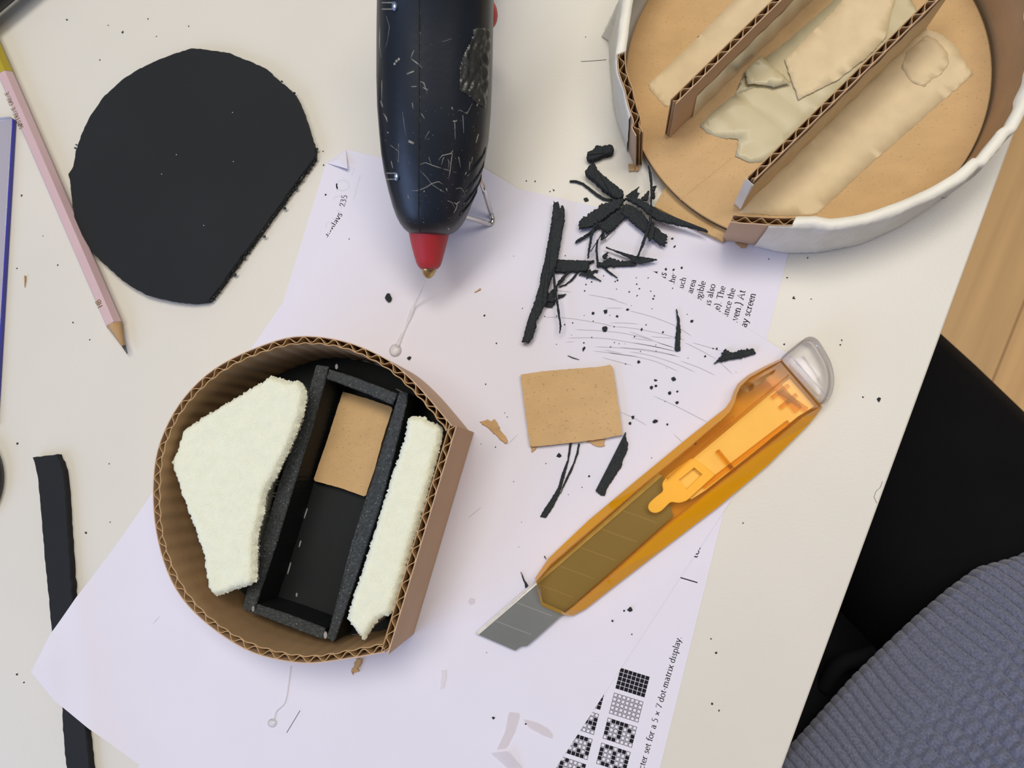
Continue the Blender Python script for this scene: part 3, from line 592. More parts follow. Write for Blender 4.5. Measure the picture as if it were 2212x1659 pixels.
def wire(mir):
    pts = [P(1032, 372, 30), P(1045, 408, 22), P(1054, 439, 11), P(1061, 462, 3.0), P(1064, 473, 1.6), P(1062, 481, 1.4), P(1055, 483.5, 1.9), P(1036, 477, 8), P(1009, 469, 17), P(985, 462, 25)]
    pts = [Vector(p) for p in pts]
    if mir:
        cx = P(937, 420, 37).x; pts = [Vector((2 * cx - p.x, p.y, p.z)) for p in pts]
    sm = []
    for i in range(len(pts) - 1):
        p0, p1, p2, p3 = pts[max(i - 1, 0)], pts[i], pts[i + 1], pts[min(i + 2, len(pts) - 1)]
        for k in range(6):
            t = k / 6; sm.append(0.5 * ((2 * p1) + (p2 - p0) * t + (2 * p0 - 5 * p1 + 4 * p2 - p3) * t * t + (3 * p1 - p0 - 3 * p2 + p3) * t ** 3))
    return sm + [pts[-1]]
for mir in (0, 1):
    build('wire_rest', MB().tube(wire(mir), 1.05, 10), M['chrome'], GN, shade=True, label='chrome wire rest')
# seam
sm = MB(); pts = [hit(905 - (0.5 if y > 250 else 0) + (3 if y > 495 else 0), y, 0.02) for y in range(-40, 508, 12)]
sm.tube([p for p in pts if p], 0.32, 6); build('seam', sm, M['gun_dark'], GN)
sm = MB(); pts = [hit(908 - (0.5 if y > 250 else 0) + (2 if y > 495 else 0), y, 0.05) for y in range(-40, 480, 12)]
sm.tube([p for p in pts if p], 0.16, 6); build('seam_ridge', sm, M['gun_patch'], GN)
for (x0, x1, y0, y1) in ((826, 852, 6, 20), (836, 856, 374, 387)):
    sc = MB(); ps = [hit(x0, y0, -.3), hit(x1, y0, -.3), hit(x1, y1, -.3), hit(x0, y1, -.3)]
    sc.add([p + Vector((0, 0, .5)) for p in ps] + [p - Vector((0, 0, 1)) for p in ps], [[0, 1, 2, 3], [7, 6, 5, 4], [0, 1, 5, 4], [1, 2, 6, 5], [2, 3, 7, 6], [3, 0, 4, 7]])
    so = build('screw_recess', sc, M['gun_dark'], GN)
    for yy in (y0, y1):
        rm = MB().tube([hit(x0, yy, .12), hit((x0 + x1) / 2, yy, .2), hit(x1, yy, .2)], 0.22, 6); build('recess_rim', rm, M['dry_glue'], so)
    hd = MB(); q = hit(x1 + 1, (y0 + y1) / 2, .1); hd.ellipsoid(q, (1.0, 1.9, .9), 12, 8); build('screw', hd, M['screw'], so, shade=True, label='shiny screw head')
# grip grooves at the lower right
for (a, b) in (((1049, 318), (1006, 385)), ((1046, 348), (1003, 418)), ((1040, 378), (998, 446)), ((1031, 404), (993, 466))):
    pts = [hit(a[0] + (b[0] - a[0]) * t, a[1] + (b[1] - a[1]) * t ** .7, 0.05) for t in [i / 12 for i in range(13)]]; pts = [p for p in pts if p]
    if len(pts) > 2: build('grip_ridge', MB().tube(pts, [0.15] + [0.5] * (len(pts) - 2) + [0.1], 6), M['gun'], GN, shade=True)
# dried glue: blistered patch, threads and flecks
pt = MB(); pol = tr(800, 0, 5.183, [(1150, 310), (1220, 300), (1330, 320), (1345, 480), (1335, 700), (1325, 900), (1310, 1100), (1290, 1230), (1200, 1180), (1110, 1090), (1000, 1020), (990, 850), (1000, 720), (1040, 600), (1100, 480), (1140, 400)])
gx, gy = 30, 70; idx = {}; vs = []
def edge_d(x, y): return min(math.hypot(x - a, y - b) for a, b in resample(pol, 4, True))
for j in range(gy):
    for i in range(gx):
        x, y = 985 + 76 * i / (gx - 1), 55 + 190 * j / (gy - 1)
        if inside(x, y, pol):
            e = min(1, edge_d(x, y) / 5); h = hit(x, y, 0.05 + e * (0.55 + 0.5 * math.sin(x * .45 + 2 * math.sin(y * .07)) * math.sin(y * .11)))
            if h: idx[(i, j)] = len(vs); vs.append(h)
fs = [[idx[(i, j)], idx[(i + 1, j)], idx[(i + 1, j + 1)], idx[(i, j + 1)]] for j in range(gy - 1) for i in range(gx - 1) if all(k in idx for k in ((i, j), (i + 1, j), (i + 1, j + 1), (i, j + 1)))]
pt.add(vs, fs); build('glue_patch', pt, M['gun_patch'], GN, shade=True, label='shiny blistered patch of dried glue')
th = MB()
def thread(pts, r=0.16):
    r *= .62; p = [hit(x, y, 0.05) for x, y in pts]; p = [q for q in p if q]
    if len(p) > 1: th.tube(p, [r * .5] + [r] * (len(p) - 2) + [r * .4] if len(p) > 2 else r, 5)
zb = lambda pts: tr(800, 300, 4.878, pts); zd = lambda pts: tr(800, 0, 5.183, pts)
for p, r_ in ((zb([(725, 215), (760, 175), (850, 155), (870, 120)]), .3), (zb([(865, 150), (850, 250), (840, 340), (825, 430)]), .26), (zb([(750, 275), (765, 215), (780, 190)]), .25), (zb([(820, 320), (830, 250), (815, 210)]), .2), (zb([(430, 545), (500, 545), (590, 510), (650, 470), (720, 450), (770, 480)]), .24), (zb([(500, 280), (580, 250), (670, 285), (800, 325), (910, 355)]), .2), (zb([(500, 310), (590, 400), (650, 480), (740, 540), (840, 590)]), .14),
        (zb([(150, 10), (230, 80), (300, 130), (300, 200), (290, 240), (310, 240)]), .16), (zb([(220, 235), (240, 310)]), .3), (zb([(300, 50), (300, 110)]), .14), (zb([(400, 590), (400, 625), (415, 630)]), .25), (zb([(880, 780), (905, 730), (915, 690), (880, 670)]), .35), (zb([(900, 690), (940, 660)]), .3), (zb([(800, 520), (810, 550)]), .3), (zb([(740, 535), (750, 550)]), .45), (zb([(1000, 380), (1010, 350)]), .3), (zb([(930, 190), (950, 300)]), .18), (zb([(1050, 240), (1040, 330)]), .2), (zb([(1075, 190), (1065, 260)]), .2), (zb([(900, 525), (950, 515), (990, 560), (1005, 640)]), .2), (zb([(815, 650), (860, 670), (890, 730)]), .2), (zb([(280, 830), (400, 865), (570, 880)]), .1), (zb([(615, 190), (640, 270)]), .12), (zb([(820, 940), (828, 952)]), .5), (zb([(565, 545), (572, 560)]), .4),
        (zd([(455, 650), (470, 610), (490, 560)]), .3), (zd([(460, 660), (500, 690), (540, 720), (580, 760)]), .35), (zd([(410, 830), (490, 800)]), .5), (zd([(560, 910), (600, 930), (640, 1050)]), .35), (zd([(590, 980), (650, 1010)]), .3), (zd([(460, 970), (520, 970)]), .3), (zd([(180, 180), (215, 300), (190, 480), (150, 570)]), .12), (zd([(360, 1250), (380, 1400), (410, 1560)]), .13), (zd([(430, 1580), (490, 1610)]), .8), (zd([(610, 1550), (660, 1470)]), .14), (zd([(1000, 1230), (1080, 1275), (1140, 1160)]), .22), (zd([(1035, 1290), (1045, 1490)]), .2), (zd([(925, 1360), (970, 1355)]), .45), (zd([(945, 1370), (950, 1560)]), .2), (zd([(910, 1200), (925, 1230)]), .35), (zd([(1100, 1000), (1115, 1080)]), .8), (zd([(1190, 1190), (1220, 1110)]), .5), (zd([(1250, 1100), (1280, 940), (1300, 780)]), .3), (zd([(1240, 960), (1270, 780), (1290, 600)]), .25), (zd([(1300, 560), (1290, 500)]), .4), (zd([(150, 1270), (180, 1320), (195, 1370)]), .45), (zd([(190, 1480), (205, 1490)]), .4), (zd([(130, 900), (130, 1150)]), .2), (zd([(120, 1130), (140, 1200)]), .4), (zd([(110, 300), (105, 500), (125, 650)]), .25), (zd([(470, 1150), (480, 1220)]), .25), (zd([(670, 500), (850, 455), (1000, 400)]), .08), (zd([(1180, 1600), (1210, 1500)]), .35), (zd([(570, 1270), (610, 1330)]), .2)):
    thread(p, r_)
for p in ((857, 132), (853, 138), (862, 128)):
    h = hit(*p, .1); th.ellipsoid(h, (.5, .65, .25), 7, 4)
for i in range(120):
    x, y = R.gauss(985, 42) if i % 3 else R.uniform(835, 1040), R.uniform(230, 495)
    h = hit(x, y, 0.03)
    if h: s_ = R.uniform(.05, .15); th.ellipsoid(h, (s_, s_ * R.uniform(.7, 2.2), s_ * .5), 5, 3)
go = build('glue_threads', th, M['dry_glue'], GN, shade=True, label='pale dried glue threads'); go['kind'] = 'stuff'

# ------------------------------------------------------------------ corrugated board helper
def corr(mb, path, z0, z1, thick=3.0, period=6.0, closed=False, wob=0.0, inner_z=None):
    p = resample(path, 0.75, closed); nr = normals2(p, closed); L = len(p) * 0.75
    off = lambda d: [(a[0] + q[0] * (d(i) if callable(d) else d), a[1] + q[1] * (d(i) if callable(d) else d)) for i, (a, q) in enumerate(zip(p, nr))]
    ph = R.uniform(0, 6)
    mb.ribbon(off(thick / 2 - .18), .18, z0, z1, 0, closed)
    mb.ribbon(off(lambda i: -thick / 2 + .2 + wob * (0.25 * math.sin(i * .75 * 2 * math.pi / period + ph + 1.2) + .2 * math.sin(i * .11))), .18, z0, inner_z if inner_z else z1, 1, closed)
    def fl_(i):
        a = i * .75 * 2 * math.pi / period + ph + 0.5 * math.sin(i * .02); return math.copysign(abs(math.sin(a)) ** .8, math.sin(a)) * (thick / 2 - .45)
    mb.ribbon(off(fl_), .13, z0 + .3, z1 - .15, 2, closed)
CM = [M['card_face'], M['card_in'], M['flute']]

# ------------------------------------------------------------------ small cardboard box (lower left)
zs = lambda pts: tr(300, 700, 2.1829, pts); HB_ = 40.0; ZB = 0.55
rim = zs([(1478, 480), (1440, 432), (1400, 387), (1330, 300), (1260, 235), (1210, 183), (1130, 142), (1040, 100), (950, 73), (850, 56), (720, 53), (640, 78), (540, 113), (430, 163), (330, 223), (240, 308), (170, 398), (118, 500), (78, 610), (66, 720), (64, 830), (73, 950), (98, 1070), (138, 1190), (188, 1282), (258, 1362), (338, 1432), (430, 1497), (530, 1553), (640, 1583), (720, 1596), (800, 1606), (900, 1592), (1000, 1577), (1090, 1562), (1160, 1548)])
out = [P2(a, b, HB_) for a, b in rim]; out = smooth(resample(out, 4), 2)
mid = normals2(out, False); cen = (sum(p[0] for p in out) / len(out), sum(p[1] for p in out) / len(out))
sgn = 1 if (out[20][0] - cen[0]) * mid[20][0] + (out[20][1] - cen[1]) * mid[20][1] > 0 else -1
if sgn < 0: out = out[::-1]; mid = normals2(out, False)
wallp = [(p[0] - q[0] * 1.5, p[1] - q[1] * 1.5) for p, q in zip(out, mid)]
BX = thing('cardboard_box', 'open D-shaped cardboard box with black inner frame and foam blocks, lower left', 'box', (cen[0], cen[1], 0.4), 'open round cardboard boxes')
wv = MB(); corr(wv, wallp, ZB, HB_, 3.0, 6.2, wob=1.0); build('curved_wall', wv, CM, BX, auto=50)
f0, f1 = P2(*zs([(1482, 483)])[0], HB_), P2(*zs([(1162, 1548)])[0], HB_)
fd = Vector((f1[0] - f0[0], f1[1] - f0[1])).normalized(); fn = Vector((-fd.y, fd.x))
if fn.dot(Vector(cen) - Vector(f0)) > 0: fn = -fn
fl_p = [tuple(Vector(f0) - fn * .2 - fd * .5), tuple(Vector(f1) - fn * .2 + fd * .5)]
if normals2(fl_p, False)[0][0] * fn.x + normals2(fl_p, False)[0][1] * fn.y < 0: fl_p = fl_p[::-1]
fw = MB(); corr(fw, fl_p, ZB, HB_, 3.0, 6.6); build('flat_wall', fw, CM, BX, auto=50)
# base
inner = [(p[0] - q[0] * 3.4, p[1] - q[1] * 3.4) for p, q in zip(out, mid)]
bp_ = ccw(inner); gapc = Vector(P2(606, 1362, 4.0))
bp2 = []
for p in bp_:
    v = Vector(p); d = (v - gapc).length
    if d < 16: v = v + (Vector(cen) - v).normalized() * (1.6 * (1 - d / 16))
    bp2.append(tuple(v))
build('base_panel', MB().prism(bp2, ZB, 4.2), M['foam_dark'], BX, label='black base panel')
# inner frame
zf = 25.5; z4 = lambda pts: tr(640, 730, 5.53, pts); z5 = lambda pts: tr(480, 1180, 5.027, pts)
rails = {'long_rail': [(682.5, 787), (710, 791.6), (700, 832), (676, 920), (650, 1000), (600, 1166), (549.7, 1316), (536, 1323), (523, 1314), (540, 1245), (580, 1115), (620, 985), (655, 880)],
         'long_rail.': [(862, 846), (881.4, 848.4), (879, 872), (839, 1030), (818, 1105), (792, 1180), (765, 1262), (737, 1345), (720.7, 1389), (705, 1379), (729, 1290), (756.5, 1180), (780, 1105), (805.5, 1030), (835, 935)],
         'short_rail': [(711.4, 797), (760, 812), (859.7, 850), (848, 874.7), (790, 850), (702.4, 817)], 'short_rail.': [(549, 1303), (620, 1326), (703, 1357), (697, 1382), (620, 1353), (541.7, 1323)]}
for k, px in rails.items():
    z = zf if 'long' in k else zf - 1.0
    o_ = outline(px, z, 1.0, 0.06)
    build(k.rstrip('.'), MB().rings([[(*p, 4.2) for p in o_], [(*p, z - .5) for p in o_], [(*p, z + R.uniform(-.08, .08)) for p in offset(o_, -.35)]], 1), [M['foam_cut'], M['foam_dark']], BX, top=1, label='black foam rail of the inner frame')
for px, py, z, r_ in ((703, 1372, zf, 1.1), (547, 1315, zf, .9), (727, 792, zf - 3, .9), (641, 1285, 4.4, .7)):
    q = P(px, py, z); build('glue_bead', MB().ellipsoid(q, (r_ * .7, r_ * 1.4, r_ * .7), 10, 6), M['glue'], BX, shade=True, label='clear glue bead')
for pts in ([(664, 1098), (660, 1110), (657, 1120)], [(650, 1168), (646, 1182)], [(628, 1215), (624, 1230), (621, 1240)], [(520, 1308), (528, 1322), (540, 1330)], [(856, 840), (870, 848), (895, 855)], [(685, 1394), (688, 1397), (700, 1395)]):
    build('glue_bead', MB().tube([P(x, y, 4.7) for x, y in pts], 0.35, 6), M['glue'], BX, shade=True, label='clear glue bead')

# things inside the box
for pts, r_ in (([(540, 1331), (551, 1339), (560, 1345)], .45), ([(576, 1353), (590, 1360), (603, 1366), (617, 1375)], .6)):
    build('glint_streak', MB().tube([P(x, y, 4.8) for x, y in pts], [.15] + [r_] * (len(pts) - 2) + [.15], 6), M['glint_white'], BX, shade=True, label='white streak painted as a glint on the glue')  # pale tubes stand in for bright glints on the glue
cpx = z4([(555, 640), (860, 728), (1155, 830)]) + zs([(1150, 540), (1110, 690), (1068, 815)]) + zs([(950, 772), (822, 738), (880, 570)])
co = outline(cpx, 9.4, 1.5, 0.05)
IC = thing('cardboard_piece', 'brown card lying inside the black frame of the D-shaped box', 'cardboard', (*P2(765, 950, 4.2), 4.25), 'small cardboard pieces')
build('upper_card', MB().prism(co, 7.4, 9.4), [M['card']], IC); build('lower_card', MB().prism(offset(co, -.15), 4.3, 7.3), [M['card_edge']], IC)

def sponge(name, px, zt, label, lo_=4.6, shrink=0.0):
    o = ccw([P2(a, b, zt) for a, b in px]); o = resample(offset(o, -shrink), .55, True); o = smooth(o, 2, True)
    nr = normals2(o, True)
    def jit(k, d): return [(p[0] + q[0] * (d + R.gauss(0, k)), p[1] + q[1] * (d + R.gauss(0, k))) for p, q in zip(o, nr)]
    def jit(k, d):
        b_ = smooth(offset(o, d), int(abs(d) * 7), True); n2 = normals2(b_, True); return [(p[0] + q[0] * g_, p[1] + q[1] * g_) for p, q, g_ in ((p, q, R.gauss(0, k)) for p, q in zip(b_, n2))]
    rg = []
    for z, d, k in ((4.9, -lo_, .05), (12, -lo_ + .2, .12), (20, -lo_ + .4, .15), (26.2, -lo_ + .6, .15), (zt - 7.5, -2.2, .2), (zt - 5.5, -.5, .22), (zt - 3, 0, .22)):
        rg.append([(*p, z + R.gauss(0, .1) * (z > 6)) for p in jit(k, d)])
    mb = MB().rings(rg, caps=False); m = len(o); mb.f.append(list(range(m))[::-1]); mb.m.append(0)
    rim_ = [Vector(p) for p in rg[-1]]; pts = [Vector((p.x, p.y)) for p in rim_]
    xs = [p.x for p in pts]; ys = [p.y for p in pts]; pl_ = [(p.x, p.y) for p in pts]; y = min(ys)
    while y < max(ys):                        # rounded, slightly uneven upper face
        x = min(xs)
        while x < max(xs):
            q = Vector((x + R.uniform(-.2, .2), y + R.uniform(-.2, .2)))
            if inside(q.x, q.y, pl_) and min((q - p).length_squared for p in pts) > .5: pts.append(q)
            x += 1.0
        y += 1.0
    ov, oe, of, *_r = delaunay_2d_cdt(pts, [(k, (k + 1) % m) for k in range(m)], [list(range(m))], 1, 1e-5)
    def zt_of(q):
        d = min(2.6, math.sqrt(min((q - p).length_squared for p in pts[:m]))) / 2.6
        return zt - 3 + 3 * math.sqrt(max(0, 1 - (1 - d) ** 2)) + .12 * math.sin(q.x * .5) * math.cos(q.y * .43) + R.gauss(0, .05)
    mb.add([(*q, rim_[k].z if k < m else zt_of(q)) for k, q in enumerate(ov)], [list(f) for f in of])
    return build(name, mb, M['sponge'], shade=True, tri=True, label=label, cat='foam block', group='cream foam blocks in the box')
sponge('foam_block', zs([(612, 240), (700, 262), (757, 268), (783, 330), (770, 400), (745, 480), (700, 590), (650, 690), (590, 800), (575, 900), (548, 1000), (545, 1120), (541, 1222), (480, 1245), (430, 1262), (350, 1288), (318, 1268), (292, 1090), (252, 980), (212, 870), (172, 750), (138, 652), (165, 600), (195, 500), (280, 440), (400, 370), (500, 310)]), 37.5, 'wide angular cream foam block at the left inside the D-shaped box', 8.5)
sponge('foam_block', zs([(1255, 432), (1300, 422), (1350, 425), (1362, 448), (1425, 470), (1436, 500), (1428, 560), (1392, 700), (1335, 900), (1275, 1100), (1232, 1250), (1195, 1375), (1125, 1405), (1080, 1475), (1056, 1512), (1028, 1484), (962, 1400), (990, 1290), (1050, 1120), (1110, 920), (1180, 700), (1235, 540)]), 36, 'long narrow cream foam block wedged along the flat wall of the D-shaped box', 3.6, 0.7)

# ------------------------------------------------------------------ big cardboard box (upper right)
BC = Vector((85.9, 170.7)); RB = 74.5
BG = thing('cardboard_box', 'large round cardboard box with taped wall and two dividers, upper right', 'box', (BC.x, BC.y, 0.2), 'open round cardboard boxes')
a_, b__ = Vector(P2(1413, 446, 3)), Vector(P2(1548, 514, 3)); ud = (b__ - a_).normalized(); vd = Vector((-ud.y, ud.x))
up = [a_, a_ + ud * 33, a_ + ud * 33 + vd * 60, a_ + vd * 60]
build('under_panel', MB().prism(ccw([tuple(p) for p in up]), 0.25, 3.0), M['card'], BG, bevel=.2)
cl = MB().stroke([P2(1469, 432, 6.55), P2(1587, 337, 6.55)], .25, 6.55); build('scored_line', cl, M['scrap'], BG)
# wall radii (outer) measured round the base centre
def ang(p): return math.atan2(p[1] - BC.y, p[0] - BC.x)
def table(px, z):
    return sorted((ang(P2(*p, z)), math.dist(P2(*p, z), BC)) for p in px)
def look(tb, a):
    if a <= tb[0][0]: return tb[0][1]
    for (a0, r0), (a1, r1) in zip(tb, tb[1:]):
        if a <= a1: return r0 + (r1 - r0) * (a - a0) / ((a1 - a0) or 1)
    return tb[-1][1]
bot = [(1560, 516), (1680, 531), (1760, 541), (1873, 508), (1940, 479), (1979, 462), (2022, 431), (2090, 385), (2150, 317), (2210, 255)]
HW = 34.0
top = [(1583, 462), (1640, 466), (1711, 468), (1760, 467), (1793, 473), (1873, 460), (1921, 443), (1969, 423.6), (2003, 409), (2041.7, 387), (2068, 370.6), (2114, 327), (2157, 279), (2174, 272), (2191, 239), (2209, 202)]
tbb, tbt = [(a, min(r_, 78.6)) for a, r_ in table(bot, 0.3)], [(a, r_ + 3.5) for a, r_ in table(top, HW)]
lbot = [(1372, 362), (1352, 303), (1335, 262), (1327, 200), (1321, 150), (1318, 100), (1318, 40)]; ltop = [(1363, 280), (1368, 268), (1349, 199), (1336, 163), (1333, 114), (1339, 78), (1344, 36), (1350, 0)]
fix = lambda tb: sorted(((a + 2 * math.pi) if a < 0 else a, r_) for a, r_ in tb)
lbb, lbt = fix(table(lbot, .3)), fix(table(ltop, HW - 2))
aS, aE = tbb[0][0], lbb[-1][0]
aS = ang(P2(1560, 516, .3)); aE = (ang(P2(1374, 362, .3)) + 2 * math.pi) % (2 * math.pi)
0 and print('wall', aS, aE, [(round(a, 2), round(r_, 1)) for a, r_ in tbb + tbt], '|', [(round(a, 2), round(r_, 1)) for a, r_ in lbb + lbt])
def rad(a, z):
    f = z / HW
    if a < tbt[-1][0]: rb, rt = look(tbb, a), look(tbt, a)
    elif a > lbt[0][0]: rb, rt = look(lbb, a), look(lbt, a)
    else:
        k = (a - tbt[-1][0]) / (lbt[0][0] - tbt[-1][0]); rb = tbb[-1][1] + (lbb[0][1] - tbb[-1][1]) * k; rt = tbt[-1][1] + (lbt[0][1] - tbt[-1][1]) * k
        dip = math.sin(math.pi * k); rb += (80 - rb) * dip * .8; rt += (84 - rt) * dip * .8
    return max(rb + (rt - rb) * f, 75.5 if -2.0 < a < -0.78 else RB + 3.4)
def wpt(a, z, d=0.0): r_ = rad(a, z) + d; return (BC.x + r_ * math.cos(a), BC.y + r_ * math.sin(a), z)
dk = []
for i in range(180):
    t = 2 * math.pi * i / 180; t_ = t - 2 * math.pi if t > 3.9 else t; r_ = RB * (1 + .002 * math.sin(5 * t))
    if -1.98 < t_ < -0.8: r_ = min(r_, rad(t_, 6) - 3.6)
    dk.append((BC.x + r_ * math.cos(t), BC.y + r_ * math.sin(t)))
build('base_panel', MB().add([(*p, 6.5) for p in dk], [list(range(180))]).add([(*p, 3.1) for p in dk], [list(range(180))[::-1]]).ribbon(dk, .12, 6.05, 6.5, 1, True).ribbon(dk, .12, 3.1, 3.5, 1, True).ribbon(offset(dk, -1.2), .3, 3.4, 6.2, 2, True), [M['card'], M['card_edge'], M['gun_dark']], BG)
NA = 420; AA = [aS + (aE - aS) * i / NA for i in range(NA + 1)]
def wall_layer(d0, d1, z0, z1, i0=0, i1=NA, wob=None, nz=5):
    mb = MB(); rows = []
    zz_ = [z0 + (z1 - z0) * k / nz for k in range(nz + 1)]
    cols = []
    for i in range(i0, i1 + 1):
        a = AA[i]; w_ = wob(i) if wob else 0
        cols.append([wpt(a, z, d1 + w_) for z in zz_] + [wpt(a, z, d0 + w_) for z in reversed(zz_)])
    return MB().rings(cols)
wl = wall_layer(-.36, 0, .3, HW); bigw = MB()
bigw.add(wl.v, wl.f, 0); w2 = wall_layer(-3.3, -2.94, .3, HW); bigw.add(w2.v, w2.f, 1)
w3 = wall_layer(-1.8, -1.55, .5, HW - .2, wob=lambda i: 1.05 * math.sin(i * 2 * math.pi / 5.6)); bigw.add(w3.v, w3.f, 2)
build('side_wall', bigw, CM, BG, auto=50)
ib = next(i for i, a in enumerate(AA) if a > ang(P2(1632, 520, 10))); it = next(i for i, a in enumerate(AA) if a > ang(P2(1711, 474, HW))); il = next(i for i, a in enumerate(AA) if a > (ang(P2(1352, 303, 10)) + 2 * math.pi) % (2 * math.pi))
il2 = next(i for i, a in enumerate(AA) if a > (ang(P2(1341, 112, HW)) + 2 * math.pi) % (2 * math.pi))
def crease(i, z): return 0.16 * math.sin(i * 1.7 + z * .9) * math.sin(z * .31 + i * .23) + 0.25 * math.sin(i * .31 + z * .2) * math.sin(i * .083) + 0.3 * max(0, math.sin(i * .047 + z * .13)) ** 4
tapew = MB(); cols = []
for i in range(ib, il + 1):
    k = 1.0; a = AA[i]
    e0 = max(0, (it - i)) / max(1, it - ib)
    ztop = HW + .4; col = []
    for z in (0.4, 4, 8, 12, 16, 20, 24, 28, 31): col.append(wpt(a, z, .75 + crease(i, z)))
    fold = it + 1 <= i < il2
    if fold: col += [wpt(a, HW + .35, .15), wpt(a, HW + .55 + .2 * math.sin(i * .5), -1.6), wpt(a, HW + .3, -3.5), wpt(a, HW - 4 - 1.5 * math.sin(i * .21) - math.sin(i * .57), -3.6)]
    else: col += [wpt(a, HW - .3, .22), wpt(a, HW - .3, .2), wpt(a, HW - .3, .18), wpt(a, HW - .35, .16)]
    cols.append(col)
n_ = len(cols[0]); tapew.add([p for c in cols for p in c], [[i * n_ + j, i * n_ + j + 1, (i + 1) * n_ + j + 1, (i + 1) * n_ + j] for i in range(len(cols) - 1) for j in range(n_ - 1)])
build('wall_tape', tapew, M['tape_white'], BG, shade=True, label='creased white masking tape over the wall')
# torn cardboard flaps at the open ends
for px, z0, z1 in (([(1357, 354), (1371, 354), (1371, 369), (1359, 370)], .3, .9), ([(1370, 354), (1384, 356), (1381, 366), (1374, 370)], 1.0, 1.6), ([(1588, 524), (1613, 527), (1611, 535), (1602, 535)], .3, .9)): build('torn_flap', MB().prism(outline(px, z1, 0), z0, z1), M['scrap'], BG)
# dividers
An, Bn, Bf = Vector(P2(1447, 298, 6.5)), Vector(P2(1600, 450, 6.5)), Vector(P2(1999, 58, 6.5)); dd = (Bf - Bn); dn = Vector((dd.y, -dd.x)).normalized()   # dn: towards lower right
for nm, s_, e_ in (('divider', An, An + dd * 1.02), ('divider', Bn, Bf)):
    dv_ = MB(); path = [tuple(s_ - dn * 1.5), tuple(e_ - dn * 1.5)]
    if normals2(path, False)[0][0] * dn.x + normals2(path, False)[0][1] * dn.y < 0: path = path[::-1]
    corr(dv_, path, 6.6, 37.5, 2.9, 6.9)
    d_o = build(nm, dv_, CM, BG, auto=50, label='upright corrugated divider')
def tape_patch(name, rows, mat, label=None, amp=.25, sub=10):
    """strip of tape; rows = list of (left, right) 3-D edges, gets wrinkled a little"""
    mb = MB(); n = sub; vs = []
    for a, b in rows:
        for k in range(n + 1):
            p = Vector(a).lerp(Vector(b), k / n); vs.append(p + Vector((0, 0, amp * math.sin(p.x * .35 + 1.3 * math.sin(p.y * .21)) * math.sin(p.y * .3) * (1 if 0 < k < n else .3) + amp)))
    mb.add(vs, [[i * (n + 1) + j, i * (n + 1) + j + 1, (i + 1) * (n + 1) + j + 1, (i + 1) * (n + 1) + j] for i in range(len(rows) - 1) for j in range(n)])
    return build(name, mb, mat, BG, shade=True, label=label)
zt_ = 6.58
def flat_tape(name, px, z, mat, label=None, jit=.12, amp=.12, th=.06):
    o = outline(px, z, 1.0, jit); bm = bmesh.new()
    f = bm.faces.new([bm.verts.new((*p, 0)) for p in o]); bmesh.ops.triangulate(bm, faces=[f])
    for _ in range(2): bmesh.ops.subdivide_edges(bm, edges=[e for e in bm.edges if e.calc_length() > 4], cuts=1); bmesh.ops.triangulate(bm, faces=bm.faces[:])
    mb = MB(); ix = {v: i for i, v in enumerate(bm.verts)}
    mb.add([(v.co.x, v.co.y, z + amp * (0.5 + .5 * math.sin(v.co.x * .33 + 2 * math.sin(v.co.y * .16)) * math.cos(v.co.y * .29 + v.co.x * .1))) for v in bm.verts], [[ix[v] for v in f.verts] for f in bm.faces]); bm.free()
    return build(name, mb, mat, BG, shade=True, label=label, solid=th)
zx = lambda pts: tr(1300, 0, 5.53, pts); zy = lambda pts: tr(1260, 0, 2.3235, pts); zw = lambda pts: tr(1860, 0, 5.531, pts)
flat_tape('tape_strip', zx([(550, 1010), (575, 1070), (640, 1150), (700, 1215), (770, 1280), (800, 1262), (830, 1290), (880, 1270), (1000, 1200), (1500, 750), (2200, 120), (2500, -160), (1900, -320), (1600, -20), (1000, 590)]), zt_, M['tape'], 'tape left of the first divider')
flat_tape('tape_strip', zy([(585, 630), (650, 560), (750, 482), (830, 452), (905, 432), (822, 420), (812, 362), (900, 300), (990, 235), (1100, 140), (1250, 10), (1330, -60), (1620, -60), (1640, -10), (1690, 90), (1640, 190), (1500, 330), (1300, 510), (1100, 690), (930, 805), (890, 815), (830, 818), (762, 785), (780, 706), (770, 702), (690, 692), (620, 668)]), zt_, M['tape_thin'], 'creased translucent tape between the dividers', amp=0.55)
flat_tape('tape_strip', zy([(812, 362), (845, 325), (885, 283), (905, 300), (1040, 420), (960, 440), (905, 430), (822, 425)]), 8.0, M['tape_thin'], 'crumpled tape edge', amp=1.43)
flat_tape('tape_strip', zy([(1010, 300), (1250, 60), (1330, -40), (1580, -40), (1545, 60), (1520, 190), (1420, 290), (1280, 400), (1080, 500)]), 7.6, M['tape'], 'pale folded tape', amp=0.28)
flat_tape('tape_strip', zy([(790, 1070), (800, 990), (880, 900), (1000, 790), (1300, 510), (1640, 200), (1725, 135)]) + zw([(800, 350), (955, 405), (1060, 490), (1120, 530), (1200, 660), (1265, 760), (1280, 805), (1350, 880)]) + zy([(1400, 860), (1170, 1080), (1000, 1085)]), zt_, M['tape'], 'wide tape right of the second divider', amp=0.22)
flat_tape('tape_strip', zw([(780, 420), (900, 470), (1040, 640), (1050, 760), (960, 890), (830, 960), (760, 1040), (600, 980), (480, 800), (560, 600)]), 6.78, M['tape'], 'second layer of tape', amp=0.10)
